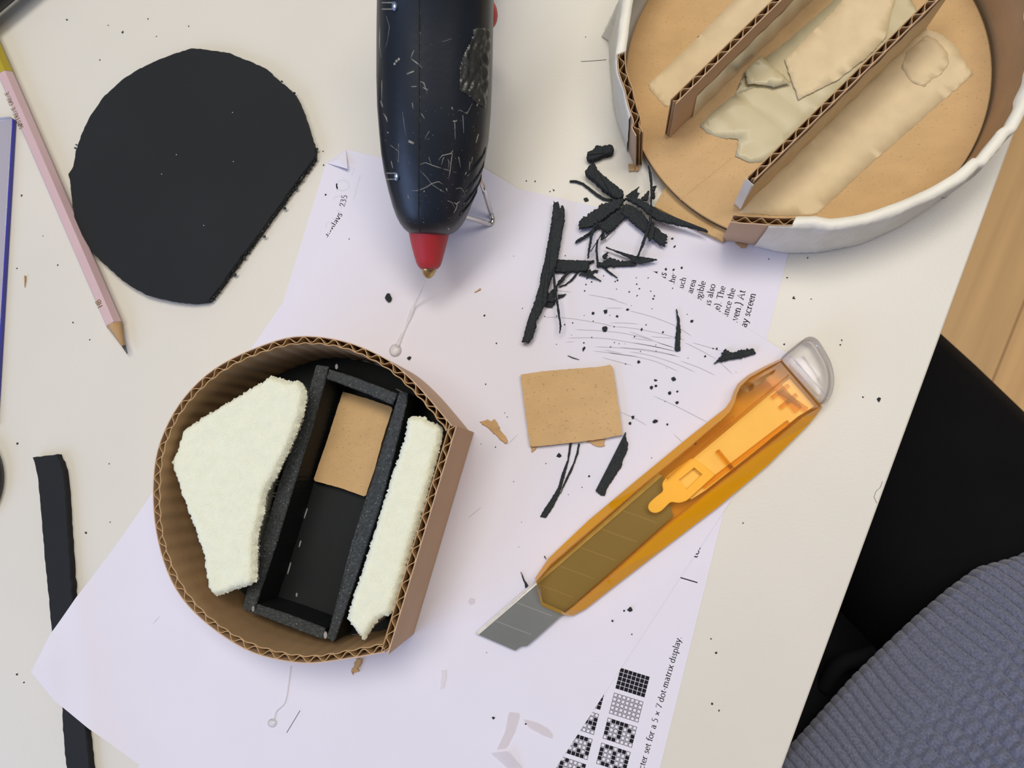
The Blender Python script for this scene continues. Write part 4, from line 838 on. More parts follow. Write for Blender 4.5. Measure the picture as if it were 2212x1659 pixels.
for (base, sgn_, zlo, zhi, t0, t1, mt, lb) in ((Bn, 1, 6.7, 34, -.01, 1.0, M['tape'], 'tape on the divider face'), (An, 1, 6.7, 25, .12, 1.0, M['tape_thin'], 'tape on the divider face'), (Bn - dn * 3.3, -1, 6.7, 30, .05, 1.0, M['tape_thin'], 'tape on the hidden divider face')):
    rows = []
    for i in range(60):
        t = t0 + (t1 - t0) * i / 59; p = base + dd * t; o_ = dn * (sgn_ * (.25 + .12 * math.sin(i * .9)))
        zz1 = zhi + .9 * math.sin(i * .8) * math.sin(i * .23)
        rows.append(([p.x + o_.x * 2.2, p.y + o_.y * 2.2, zlo], [p.x + o_.x, p.y + o_.y, zz1]))
    tape_patch('face_tape', rows, mt, lb, amp=.05, sub=4)
ew = [Vector((*(Bn + dn * .6 - dd.normalized() * .4), 6.8)), Vector((*(Bn - dn * 3.4 - dd.normalized() * .4), 6.8)), Vector((*(Bn - dn * 3.4 - dd.normalized() * .4), 35)), Vector((*(Bn + dn * .6 - dd.normalized() * .5), 35))]
build('end_tape', MB().poly(ew), M['tape_white'], BG, solid=.15, label='white tape over the divider end')

# ------------------------------------------------------------------ utility knife
zk = lambda pts: tr(1000, 700, 2.2726, pts)
KN = thing('utility_knife', 'translucent orange utility knife with grey snap-off blade and clear end cap', 'utility knife', (*P2(1420, 1060), 0.5))
BL = zk([(355, 1245), (420, 1150), (620, 960), (860, 760), (1090, 570), (1240, 450), (1290, 410), (1315, 372), (1330, 330), (1350, 292), (1400, 250), (1480, 207), (1560, 170)])
TL = zk([(362, 1266), (432, 1180), (648, 995), (890, 788), (1118, 600), (1262, 478), (1312, 428), (1334, 385), (1346, 342), (1364, 304), (1408, 262), (1486, 218), (1564, 178)])
BRt = zk([(1765, 405), (1740, 442), (1700, 490), (1500, 690), (1250, 900), (1000, 1090), (740, 1290), (600, 1400), (540, 1432), (505, 1432)])
TRt = zk([(1758, 402), (1715, 430), (1660, 462), (1455, 630), (1188, 838), (990, 996), (738, 1222), (585, 1350), (520, 1405), (498, 1416)])
NB, NT = zk([(488, 1427), (385, 1382), (366, 1310)]), zk([(486, 1408), (392, 1366), (370, 1300)])
zk0, zk1 = .8, 11.5
bo = [P(x, y, zk0) for x, y in BL + BRt + NB]; mo = [P(x, y, 3.4) for x, y in BL + BRt + NB]; to = [P(x, y, zk1 - .7) for x, y in TL + TRt + NT]
cxy = sum((Vector(p) for p in to), Vector()) / len(to)
t2 = []
tl_ = offset(ccw([(p.x, p.y) for p in to]), -1.0)
same = area2([(p.x, p.y) for p in to]) > 0
if not same: tl_ = tl_[::-1]
kb = MB(); kb.rings([bo, mo, to, [(*p, zk1) for p in tl_]])
kb.m = [0] * len(kb.m); nring = len(bo)
for i in range(nring):                     # side walls take the orange with light shining through painted in
    kb.m[i] = 1; kb.m[nring + i] = 1
kb.m[3 * nring] = 2
kob = build('knife_body', kb, [M['orange'], M['orange_lit_side'], M['orange_back']], KN, label='translucent orange body')
# lanyard hole and slot through the lug
def cut(target, polys, z0=-5, z1=25):
    for px in polys:
        c = build('cutter', MB().prism(outline(px, 6, 0), z0, z1), M['ink'])
        md = target.modifiers.new('hole', 'BOOLEAN'); md.operation = 'DIFFERENCE'; md.solver = 'EXACT'; md.use_self = True; md.use_hole_tolerant = True; md.object = c
        bpy.context.view_layer.update(); dg = bpy.context.evaluated_depsgraph_get(); nm = bpy.data.meshes.new_from_object(target.evaluated_get(dg))
        target.modifiers.clear(); old = target.data
        if len(nm.polygons) >= len(old.polygons): target.data = nm
        else: print('hole failed', target.name, len(nm.polygons))
        me = c.data; bpy.data.objects.remove(c, do_unlink=True); bpy.data.meshes.remove(me)
cut(kob, [zk([(1390 + 26 * math.cos(t), 315 + 23 * math.sin(t)) for t in [2 * math.pi * i / 20 for i in range(20)]]), zk([(1412, 298), (1450, 272), (1505, 240), (1520, 232), (1514, 248), (1470, 282), (1428, 312)])])
# blade: sharpened strip between tip and slider
zbld = lambda pts: tr(1010, 1180, 5.395, pts)
tp = P(*zbld([(95, 1020)])[0], 3.2); t2_ = P(*zbld([(790, 410)])[0], 3.2); bd = (t2_ - tp).normalized(); 
bb = P(*zbld([(560, 1215)])[0], 3.2); b2 = P(*zbld([(1100, 800)])[0], 3.2)
c1 = P(*zbld([(130, 1030)])[0], 3.2); c2 = P(*zbld([(800, 450)])[0], 3.2)
LN = 100
notch = [P(*p, 3.2) for p in zbld([(560, 1215), (600, 1180), (640, 1163), (690, 1165)])]
edge = [tp, P(*zbld([(120, 985)])[0], 3.2), t2_, tp + bd * LN]; bl = [tp, c1] ; wv_ = (c2 - c1).normalized()
bk = (b2 - notch[-1]).normalized(); bfar = notch[-1] + bk * (LN - 20)
KB = MB(); z0b, z1b = 2.9, 3.5
body_poly = [c1, *notch, b2, bfar, c1 + wv_ * LN]
KB.prism(ccw([(p.x, p.y) for p in body_poly]), z0b, z1b, 0)
ep = [tp, edge[1], t2_, tp + bd * LN, c1 + wv_ * LN, c1]
KB.add([(p.x, p.y, z1b if i in (4, 5) else z0b + .1) for i, p in enumerate(ep)] + [(p.x, p.y, z0b) for p in ep], [[0, 1, 2, 3, 4, 5], [11, 10, 9, 8, 7, 6]], 1)
sc0, sc1 = P(*zbld([(330, 870)])[0], 3.5), P(*zbld([(740, 1030)])[0], 3.5)
for i in range(7):
    o_ = bd * (-0.0 + i * 11.5); KB.stroke([(sc0.x + o_.x, sc0.y + o_.y), (sc1.x + o_.x, sc1.y + o_.y)], .45, z1b + .02, 2)
build('blade', KB, [M['blade'], M['bevel'], M['score']], KN, label='grey snap-off blade')
sl = outline(zk([(1125, 655), (1185, 695), (1240, 740), (1140, 830), (1100, 868), (1060, 880), (1020, 872), (975, 918), (950, 930), (922, 925), (906, 905), (912, 880), (945, 850), (985, 820), (976, 785), (1000, 748), (1060, 700)]), 8.5, 1.0, 0, 1)
slo = build('slider', MB().prism(sl, 6.2, 8.6), M['slider'], KN, bevel=.3, label='pale yellow slider')
cut(slo, [zk([(1056, 764), (1132, 704), (1172, 738), (1095, 812)])])
cr = MB().prism(outline(zk([(1010, 760), (1250, 560), (1560, 300), (1600, 270), (1720, 405), (1640, 455), (1450, 610), (1190, 815), (1120, 860), (1080, 840)]), 4, 0), 3.8, 5.6); build('blade_carriage', cr, M['carriage'], KN, label='pale blade carriage')
for a, b, w_ in (((1500, 255), (1650, 420), 1.6), ((1560, 330), (1690, 420), .9), ((1600, 300), (1520, 360), .8), ((1640, 345), (1560, 410), .8), ((1330, 455), (1090, 640), .5), ((1600, 480), (1180, 800), .9), ((1250, 620), (1340, 730), .8)):
    p, q = P(*zk([a])[0], 8), P(*zk([b])[0], 8); n_ = Vector((-(q - p).y, (q - p).x, 0)).normalized() * w_
    build('inner_rib', MB().prism(ccw([(v.x, v.y) for v in (p + n_, q + n_, q - n_, p - n_)]), 6.0, 8.0 + w_ * .1), M['orange_base'], KN)
for pts in ([(362, 1266), (432, 1180), (648, 995), (890, 788), (1118, 600), (1262, 478)], [(498, 1416), (585, 1350), (738, 1222), (990, 996), (1188, 838), (1455, 630), (1660, 462)], [(1000, 760), (1120, 655), (1300, 500), (1450, 375), (1600, 250)]):
    build('rim_highlight', MB().tube([P(x, y, zk1 - .2) for x, y in zk(pts)], .32, 6), M['orange_base'], KN, shade=True)  # lighter tubes painted in as highlights along the body edges
# cap
zc_ = lambda pts: tr(1560, 710, 6.146, pts)
cpo = [(768, 402), (860, 310), (1000, 200), (1090, 125), (1150, 108), (1210, 125), (1270, 180), (1340, 300), (1410, 420), (1450, 540), (1470, 680), (1460, 800), (1430, 900), (1380, 980), (1340, 1020)]
ob = [P2(x, y, 5) for x, y in zc_(cpo)]
oc = ccw(ob); oc = smooth(resample(oc, 1.5, True), 1, True)
capm = MB().rings([[(*p, .9) for p in offset(oc, -.9)], [(*p, 2.4) for p in oc], [(*p, 7.5) for p in oc], [(*p, 10.2) for p in offset(oc, -1.0)], [(*p, 11.3) for p in offset(oc, -2.4)]])
build('end_cap', capm, M['clear'], KN, auto=55, label='clear plastic end cap')
ci = ccw([P2(x, y, 6) for x, y in zc_([(880, 480), (1050, 350), (1120, 430), (1260, 640), (1340, 790), (1290, 910), (1200, 820), (1000, 580)])]); build('cap_insert', MB().prism(resample(ci, 2, True), 4, 7.6), M['clear'], KN, auto=40, label='clear insert in the cap')

# ------------------------------------------------------------------ loose cardboard
build('cardboard_piece', MB().prism(outline(zk([(283, 248), (390, 232), (500, 222), (640, 212), (700, 205), (722, 198), (737, 214), (760, 370), (785, 545), (700, 560), (600, 575), (450, 592), (330, 603), (306, 430)]), 3.1, 1.6, 0.06), 1.3, 3.1), M['card'], label='square brown cardboard lying on the plain sheet beside the knife', cat='cardboard', group='small cardboard pieces')
def flake(name, px, z0, th_, mat, label, cat, jit=.1, group=None, step=.9, curl=0.0, top_in=.25):
    o = outline(px, z0 + th_, step, jit); n = len(o)
    cx, cy = sum(p[0] for p in o) / n, sum(p[1] for p in o) / n; L = max(math.dist(p, (cx, cy)) for p in o) or 1
    zf = lambda p: curl * (math.dist(p, (cx, cy)) / L) ** 2
    ins = offset(o, -min(top_in, .25 * th_))
    mb = MB().rings([[(*p, z0 + zf(p)) for p in offset(o, -min(.15, .1 * th_))], [(*p, z0 + th_ * .7 + zf(p)) for p in o], [(p[0], p[1], z0 + th_ + zf(p) + R.gauss(0, .05 * th_)) for p in ins]])
    return build(name, mb, mat, label=label, cat=cat, group=group)
zl = lambda pts: tr(1000, 850, 5.267, pts)
flake('cardboard_scrap', zl([(185, 320), (270, 295), (330, 320), (358, 285), (395, 340), (430, 420), (475, 470), (512, 545), (500, 582), (440, 540), (330, 430), (240, 360)]), .45, .8, M['scrap'], 'torn triangular brown cardboard scrap left of the square cardboard', 'cardboard scrap', .15, 'torn cardboard scraps')
flake('cardboard_scrap', zl([(760, 560), (775, 610), (785, 675), (830, 640), (850, 590), (800, 540)]), .45, .7, M['scrap'], 'small torn brown point sticking out under the left corner of the square cardboard', 'cardboard scrap', .1, 'torn cardboard scraps')
flake('cardboard_scrap', zl([(1330, 500), (1390, 550), (1470, 570), (1510, 605), (1560, 610), (1615, 600), (1605, 560), (1615, 515), (1500, 480)]), .45, .7, M['scrap'], 'torn brown scrap sticking out under the lower edge of the square cardboard', 'cardboard scrap', .1, 'torn cardboard scraps')
flake('cardboard_scrap', z5([(1455, 1220), (1520, 1225), (1510, 1280), (1470, 1330), (1490, 1365), (1450, 1375), (1420, 1370), (1405, 1405), (1390, 1360), (1430, 1290)]), .45, 1.2, M['scrap'], 'twisted brown cardboard shred below the D-shaped box', 'cardboard scrap', .2, 'torn cardboard scraps')
flake('cardboard_shred', tr(780, 560, 7.213, [(1755, 517), (1835, 465), (1850, 440), (1868, 455), (1860, 490), (1845, 485), (1780, 515)]), .45, .5, M['scrap'], 'small hooked brown shred right of the glue nozzle', 'cardboard scrap', .03)

# ------------------------------------------------------------------ black foam shavings
A6 = lambda pts: tr(1130, 300, 6.32, pts); A7 = lambda pts: tr(1100, 500, 6.144, pts); A4 = lambda pts: tr(1080, 280, 3.19, pts)
def needle(pts, ws):
    """outline in px of a thin sliver from a centre line and widths"""
    nr = normals2(pts, False); ws = ws if isinstance(ws, (list, tuple)) else [ws * .35] + [ws] * (len(pts) - 2) + [ws * .25]
    return [(p[0] + q[0] * w / 2, p[1] + q[1] * w / 2) for p, q, w in zip(pts, nr, ws)] + [(p[0] - q[0] * w / 2, p[1] - q[1] * w / 2) for p, q, w in reversed(list(zip(pts, nr, ws)))]
SH = [
 (A6([(415, 832), (440, 862), (480, 840), (490, 900), (510, 940), (525, 900), (556, 910), (566, 1000), (565, 1100), (545, 1220), (512, 1400), (470, 1640)]) + A7([(640, 380), (600, 540), (545, 640), (520, 780), (500, 930), (460, 990), (390, 1130), (350, 1185), (366, 1235), (345, 1290), (310, 1400), (250, 1490), (210, 1460), (160, 1470), (200, 1330), (250, 1150), (330, 930), (400, 700), (430, 520)]) + A6([(295, 1640), (330, 1430), (370, 1200), (400, 1000)]), 2.2, 2.6, 'longest curved black foam bar standing left of the shavings pile', .12),
 (A7([(620, 360), (760, 370), (900, 370), (1030, 380), (1140, 375), (1065, 430), (1060, 480), (1040, 520), (900, 530), (760, 540), (600, 540)]), .5, 2.4, 'short horizontal black foam bar joining the longest bar', .15),
 (A7([(1150, 410), (1240, 400), (1330, 340), (1420, 370), (1590, 385), (1700, 400), (1660, 450), (1450, 455), (1250, 470), (1150, 465)]), .6, 1.8, 'black foam bar right of the short horizontal bar', .2),
 (A7([(1275, 202), (1420, 250), (1640, 310), (1970, 368), (1960, 380), (1840, 408), (1740, 430), (1640, 400), (1590, 350), (1450, 285)]), 2.6, 1.2, 'long dagger-shaped foam sliver pointing left above the text', .1),
 (A6([(835, 435), (900, 360), (940, 322), (972, 320), (1000, 370), (1020, 420), (1190, 560), (1370, 710), (1382, 760), (1350, 800), (1270, 812), (1180, 740), (1070, 680), (1060, 640), (1000, 600), (975, 560), (870, 490)]), 1.0, 4.2, 'thick black foam stick leaning at the top of the shavings pile', .12),
 (A6([(870, 262), (866, 215), (882, 165), (888, 215), (935, 160), (970, 105), (1000, 82), (1050, 80), (1092, 110), (1102, 160), (1078, 190), (1142, 165), (1140, 120), (1115, 78), (1180, 65), (1230, 90), (1242, 150), (1222, 190), (1150, 205), (1040, 242), (950, 288), (895, 285)]), .2, 4.0, 'curled double black foam chip alone above the pile', .15),
 (needle(A6([(633, 572), (720, 572), (810, 605), (900, 672), (1000, 752), (1100, 812), (1200, 832), (1260, 822)]), [4, 5, 5, 5.5, 6.5, 6.5, 5, 3]), .3, 1.2, 'thin curved foam strand reaching left from the pile', .06),
 (needle(A6([(1712, 360), (1735, 470), (1752, 600), (1752, 760), (1745, 930)]), [3, 6, 6, 4, 4]) , 5.2, 1.3, 'upright thin foam needle beside the big box gap', .06),
 (A6([(1770, 640), (1800, 630), (1828, 640), (1815, 685), (1800, 680), (1806, 818), (1760, 820)]), 3.6, 1.4, 'short ragged foam stub behind the upright needle', .15),
 (A6([(1380, 800), (1450, 770), (1560, 792), (1700, 868), (1850, 972), (1950, 1030), (2100, 1090), (2212, 1130)]) + tr(1320, 250, 5.3525, [(820, 1230), (1000, 1285), (1130, 1338), (1050, 1320), (930, 1290)]) + A6([(2212, 1192), (2100, 1170), (1995, 1150), (1985, 1140), (1850, 1112), (1750, 1060), (1650, 962), (1500, 872)]), 4.2, 2.0, 'long foam bar pointing right to the corner of the big box', .18),
 (A6([(760, 1150), (830, 1060), (920, 1000), (1010, 930), (1100, 870), (1150, 862), (1250, 820), (1365, 790), (1390, 832), (1300, 950), (1200, 1020), (1100, 1085), (950, 1190), (820, 1215), (760, 1225)]), 2.4, 2.2, 'broad ragged foam wing at the left of the pile', .3),
 (A6([(1050, 1200), (1072, 1130), (1200, 1020), (1300, 950), (1400, 900), (1425, 980), (1385, 1080), (1262, 1210), (1150, 1285), (1120, 1262)]), 1.0, 2.0, 'dark foam slab under the middle of the pile', .25),
 (A6([(1325, 1000), (1400, 885), (1500, 900), (1600, 980), (1700, 1095), (1790, 1180), (1980, 1332), (1948, 1380), (1962, 1402), (1940, 1470), (1780, 1372), (1650, 1270), (1400, 1065)]), 1.6, 2.2, 'wide foam bar at the lower right of the pile', .3),
 (A6([(1690, 1210), (1780, 1100), (1802, 1250), (1772, 1350), (1730, 1400), (1710, 1390)]), 4.0, 1.4, 'leaf-shaped foam flap across the lower right bar', .15),
 (A6([(1395, 785), (1500, 700), (1592, 640), (1552, 720), (1590, 742), (1570, 800), (1500, 792)]), 3.2, 1.4, 'pointed foam spike at the top right of the pile', .15),
 (A6([(1600, 812), (1722, 700), (1655, 795), (1722, 762), (1702, 842), (1640, 842)]), 3.4, 1.3, 'split foam spike beside the upright needle', .12),
 (A6([(702, 1425), (722, 1382), (900, 1270), (1050, 1150), (1080, 1165), (930, 1295), (800, 1380)]), 1.2, 1.6, 'lower left foam needle pointing down from the pile', .1),
 (needle(A6([(1050, 1110), (970, 1200), (930, 1330), (905, 1480), (885, 1630)]), [4, 6, 6, 5, 4]), 3.0, 1.3, 'foam strip dropping from the pile to the horizontal bar', .08),
 (needle(A6([(1110, 1240), (1010, 1400), (915, 1545)]), [2.5, 2.2, 1.4]), 4.3, .8, 'hair-thin foam thread crossing below the pile', .03),
 (needle(A6([(1090, 1240), (1062, 1382), (1120, 1350), (1262, 1205)]), [4, 2.5, 2.2, 1.6]), 2.6, 1.0, 'hooked foam thread at the centre of the pile', .04),
 (needle(A6([(1018, 1370), (1000, 1500), (1015, 1660), (1030, 1760)]), [3, 5, 5, 4]), 3.4, 1.2, 'upright foam strand ending on the short horizontal bar', .06),
 (needle(A6([(1745, 950), (1735, 1150), (1685, 1290), (1635, 1430), (1565, 1610)]), [5, 6, 6.5, 6.5, 4]), 5.6, 1.3, 'long foam strand running down through the right of the pile', .1),
 (A7([(1230, 322), (1300, 270), (1322, 280), (1300, 342), (1240, 362)]), 2.0, 1.6, 'small foam tuft above the right bar', .25),
 (needle(A7([(1240, 465), (1330, 540), (1440, 612)]), [4.5, 4, 2]), .5, 1.2, 'short straight foam needle below the right bar', .06),
 (needle(A7([(920, 580), (945, 555), (1010, 552), (1100, 585), (1222, 657)]), [1.5, 2.5, 3.5, 4, 2]), .5, 1.2, 'hooked foam needle under the short horizontal bar', .06),
 (A7([(760, 530), (808, 530), (705, 660), (642, 730), (632, 800), (600, 930), (480, 935), (520, 820), (600, 742), (632, 680)]), 1.5, 1.5, 'slanting foam piece beneath the end of the long bar', .15),
 (needle(A7([(915, 532), (830, 642), (740, 705), (660, 732)]), [4, 4.5, 3, 2.5]), .6, 1.0, 'thin foam branch below the short horizontal bar', .08),
 (A7([(640, 832), (740, 830), (762, 818), (730, 862), (650, 892)]), .6, .9, 'small leaf-shaped foam chip right of the long bar', .08),
 (A7([(470, 990), (520, 900), (610, 900), (640, 905), (602, 960), (572, 1012), (520, 1000)]), .6, 1.2, 'crumbly foam flake tucked behind the long bar', .2),
 (needle(A7([(585, 480), (600, 700), (635, 930), (665, 1150), (682, 1250), (668, 1355)]), [3, 5.5, 5.5, 4.5, 4.5, 2]), 4.6, 1.2, 'long thin foam needle hanging down beside the long bar', .07),
 (A7([(1040, 520), (1065, 490), (1100, 520), (1150, 505), (1190, 520), (1170, 545), (1130, 540), (1115, 580), (1050, 600), (1020, 632), (1050, 580), (1010, 540)]), .5, 1.0, 'spiky foam shred at the end of the short horizontal bar', .2),
 (A4([(1215, 1230), (1236, 1290), (1246, 1380), (1242, 1520), (1218, 1530), (1204, 1515), (1206, 1450), (1221, 1320)]), .45, 1.0, 'upright dark foam sliver among the cut marks', .1),
 (A4([(1475, 1610), (1515, 1560), (1555, 1510), (1600, 1532), (1660, 1518), (1740, 1508), (1768, 1542), (1650, 1578), (1550, 1592)]), .45, 1.8, 'wedge-shaped foam chunk beside the knife cap', .25),
 (zl([(1210, 560), (1242, 560), (1218, 700), (1195, 800), (1150, 970), (1102, 1140), (1050, 1250), (1000, 1340), (940, 1416), (875, 1405), (920, 1320), (970, 1250), (1080, 1070), (1128, 900), (1190, 750)]), .45, .9, 'tapering foam strip below the square cardboard', .06),
 (zl([(1312, 560), (1332, 572), (1312, 690), (1240, 880), (1160, 1040), (1105, 1150), (1150, 1010), (1200, 900), (1250, 800), (1290, 680)]), .5, .8, 'thin second foam strip crossing the tapering strip', .05),
 (zl([(1850, 430), (1862, 540), (1880, 556), (1870, 650), (1812, 780), (1810, 830), (1760, 900), (1700, 990), (1640, 1080), (1615, 1165), (1570, 1162), (1508, 1100), (1560, 1138), (1622, 1080), (1690, 940), (1760, 780), (1800, 640), (1830, 500)]), .45, 1.1, 'barbed foam sliver right of the square cardboard', .08),
 (zbld([(617, 295), (640, 330), (668, 400), (710, 462), (672, 498), (665, 430), (648, 402)]), .45, .7, 'small foam splinter above the knife blade', .04),
 (zbld([(885, 118), (900, 105), (918, 160)]), .45, .6, 'tiny foam splinter at the knife body nose', .02),
 (tr(780, 560, 7.213, [(400, 525), (440, 525), (450, 562), (470, 590), (462, 640), (448, 655), (420, 662), (400, 645), (366, 600), (380, 560)]), .45, 1.6, 'rounded black foam flake left of the glue thread', .06),
 (needle(A4([(465, 1555), (500, 1572), (548, 1586)]), [1.5, 2.2, 1]), .42, .5, 'tiny dark foam sliver above the square cardboard', .02),
]
for px, z0, th_, lab, jit in SH:
    flake('foam_shaving', px, z0, th_, M['foam_thin'], lab, 'foam shaving', jit, 'black foam shavings', step=.6 if jit > .05 else .8)

# ------------------------------------------------------------------ crumbs
protos = []
for k in range(4):
    me = bpy.data.meshes.new('foam_crumb'); bm = bmesh.new(); bmesh.ops.create_icosphere(bm, subdivisions=1, radius=.001)
    for v in bm.verts: v.co = v.co * R.uniform(.6, 1.25); v.co.z = max(v.co.z * .55, -.0004)
    bm.to_mesh(me); bm.free(); me.materials.append(M['foam_thin']); protos.append(me)
SHEET1 = [P2(705, 352), P2(747, 323), s1(210, 0), s1(210, 297), s1(0, 297)]
SHEET2 = [tuple(O2), tuple(O2 + U2 * 210), tuple(O2 + U2 * 210 + V2 * 297), tuple(O2 + V2 * 297)]
LP_ = 'tiny black foam crumb scattered loose on the white paper sheets'; LT_ = 'tiny black foam crumb lying loose on the bare white tabletop'
first = {}
def crumb(px, py, r, mat=None):
    q = P(px, py); on2 = inside(q.x, q.y, SHEET2); on1 = inside(q.x, q.y, SHEET1); z = .42 if on2 else (.2 if on1 else .02)
    o = bpy.data.objects.new('foam_crumb', R.choice(protos)) if not first else first['o'].copy()
    if first: o.data = R.choice(protos)
    first.setdefault('o', o); COL.objects.link(o); rm = r / 5.0
    o.location = wpos((q.x, q.y, z + .35 * rm * .9)); o.scale = (rm * R.uniform(.7, 1.2), rm * R.uniform(.7, 1.5), rm * .8); o.rotation_euler = (0, 0, R.uniform(0, 6.28))
    o['label'] = LP_ if (on1 or on2) else LT_; o['category'] = 'crumb'; o['group'] = 'foam crumbs on the paper' if (on1 or on2) else 'foam crumbs on the bare table'
big_ = [(1208, 984, 6), (1272.5, 1028.5, 3.5), (1415, 910, 6), (1454.5, 819, 4), (1446.5, 849.5, 3.6), (1379.5, 782, 3.2), (1306, 711, 7), (1261, 754, 4.6), (1308, 674, 4), (1361, 1316, 7), (1281, 677, 3.5), (1333, 684, 4.4), (1355.5, 669.5, 3), (1265.8, 431.5, 4.4), (1407, 838, 4), (1416.5, 834, 2.6), (1416, 822, 3), (1367, 902, 4), (1361, 915, 3.6), (1441.5, 917, 2.8), (1501.5, 957, 4), (1898, 863, 4), (1488, 1111, 3), (1348, 1319, 2.6), (1323, 1341, 2.4), (1066, 1550, 4), (1136, 1563, 2.4), (1196, 411, 2.5), (1188, 414, 1.8), (885, 774, 4), (1452, 516, 3.4), (1457, 533, 3.6), (1523, 770, 2.4), (1548, 754, 2.2), (1540, 753, 1.8), (1463, 846, 3), (1462.5, 870, 3.2), (1047, 682, 2.8), (1334, 606, 2.2), (1263, 629, 2.6), (1359, 631, 2.6), (1411, 646, 2.8), (1386, 712, 2.6), (1432, 718, 2.4), (1494, 694.5, 3), (1538, 627, 2), (1438, 582, 3), (1455, 583, 3), (1472.5, 579, 3), (1716, 645, 2.2), (1714, 643, 2.6), (1752, 646, 1.6), (1694, 744, 2), (1744.5, 557, 2), (1660, 560, 2), (1818, 735, 2), (1815, 745, 2.2), (1864, 858, 1.8), (1700, 600, 2)]
for c in big_: crumb(*c)
tab_ = [(145, 43, 3), (265, 70, 3.6), (234, 55, 2), (338, 79, 2.2), (320, 41, 1.8), (216, 130, 2), (408, 57, 2), (47, 422.5, 3), (38, 958, 2.6), (93, 510, 1.4), (125, 573, 2), (158, 697, 1.8), (194, 734, 2.2), (37, 580, 1.6), (698, 327, 2), (699, 357, 2), (704, 421, 2.2), (755, 517, 2), (186, 1151, 2.6), (236, 1002, 2), (238, 1128, 1.6), (37, 1457, 2.6), (52, 1474, 1.8), (203, 1484, 3), (1156, 392, 2), (1137, 391, 2.2), (1265, 80, 1.6), (1547, 1410, 2), (1536, 1380, 1.6), (1605, 1130, 1.6), (1538, 1520, 2.2), (1553, 1535, 1.6)]
for c in tab_: crumb(*c)
for i in range(95):                         # fine dust thick around the cutting place
    if i < 62: x, y = R.gauss(1330, 95), R.gauss(690, 75)
    else: x, y = R.uniform(1000, 1560), R.uniform(820, 1420)
    q = P(x, y)
    if not inside(q.x, q.y, SHEET2) and not inside(q.x, q.y, SHEET1): continue
    if inside(x, y, [(335, 1050), (640, 720), (1030, 900), (1030, 1420), (500, 1440)]) or inside(x, y, BL + BRt + NB): continue
    crumb(x, y, R.uniform(.9, 1.9))

# ------------------------------------------------------------------ glue drops, clear tape, hairs
def catm(pts, k=6):
    sm = []
    for i in range(len(pts) - 1):
        p0, p1, p2, p3 = pts[max(i - 1, 0)], pts[i], pts[i + 1], pts[min(i + 2, len(pts) - 1)]
        for j in range(k):
            t = j / k; sm.append(0.5 * ((2 * p1) + (p2 - p0) * t + (2 * p0 - 5 * p1 + 4 * p2 - p3) * t * t + (3 * p1 - p0 - 3 * p2 + p3) * t ** 3))
    return sm + [pts[-1]]
g = MB(); q = P(854, 757, .5); g.ellipsoid((q.x, q.y, .4), (2.8, 2.9, 1.5), 20, 8, zmin=0)
pts = catm([P(858, 748, 1.2), P(869, 722, 1.3), P(880, 698, 1.4), P(889, 675, 1.6), P(897, 656, 3), P(911, 626, 10), P(919, 606, 19)]); rs = [1.6 - 1.2 * min(1, i / 10) if i < 12 else (1.1 if 14 < i < 22 else .35) for i in range(len(pts))]
rs = [1.5, 1.4, 1.3, 1.2, 1.1, 1.0, .9, .7, .6, .55, .5, .55, .6, .8, 1.0, 1.1, 1.2, 1.3, 1.3, 1.2, 1.1, 1.0, .9, .8] + [.6 - .03 * i for i in range(30)]
g.tube(pts, [r_ * .62 for r_ in rs[:len(pts)]], 8); build('glue_drop', g, M['glue'], shade=True, label='clear glue drop with a thread up to the red nozzle', cat='glue drop', group='clear glue drops')
g = MB(); q = P(588, 1562, .5); g.ellipsoid((q.x, q.y, .4), (2.1, 1.8, 1.1), 16, 6, zmin=0); g.tube(catm([P(592, 1555, .9), P(597, 1537, .8), P(615, 1518, .8), P(623, 1480, .7), P(628, 1440, .6)]), [1.0, .8, .6, .5, .5] + [.25] * 30 if False else .28, 6); build('glue_drop', g, M['glue'], shade=True, label='small clear glue drop with curved thread below the D-shaped box', cat='glue drop', group='clear glue drops')
def bit(name, px, th_, mat, lab, cat, z=.45): build(name, MB().prism(outline(px, z + th_, 2, .05), z, z + th_), mat, label=lab, cat=cat)
zq = lambda pts: tr(480, 1380, 2.9105, pts)
bit('clear_tape', zq([(1800, 460), (1875, 470), (1840, 590), (1790, 690), (1725, 700), (1780, 580)]), .1, M['clear_tape'], 'slanting piece of clear tape at the bottom of the plain sheet', 'tape')
bit('clear_tape', zq([(1890, 505), (1970, 525), (2050, 565), (2082, 610), (2080, 632), (2000, 600), (1930, 560)]), .1, M['clear_tape'], 'narrow grey-speckled clear tape right of the slanting tape', 'tape')
bit('glue_flake', zq([(1378, 200), (1412, 200), (1408, 250), (1390, 320), (1372, 322), (1375, 260)]), .3, M['glue'], 'flat elongated clear glue flake right below the D-shaped box', 'glue flake')
bit('glue_flake', zbld([(0, 660), (30, 600), (98, 625), (75, 680), (35, 690)]), .3, M['clear_tape'], 'small square translucent flake left of the knife blade', 'glue flake')
def hair(px, r, lab, z):
    build('hair', MB().tube([P(x, y, z) for x, y in px], r, 5), M['ink'], label=lab, cat='hair', group='dark hairs')
hair([(648, 1535), (633, 1560), (619, 1583)], .1, 'straight dark hair on the sheet below the D-shaped box', .5)
hair([(1255, 133), (1285, 131), (1310, 129)], .09, 'thin dark hair on the table left of the big box', .12)
hair([(1894, 1087), (1888, 1074), (1892, 1062), (1902, 1052), (1906, 1040)], .07, 'fine curly hair at the table edge', .1)
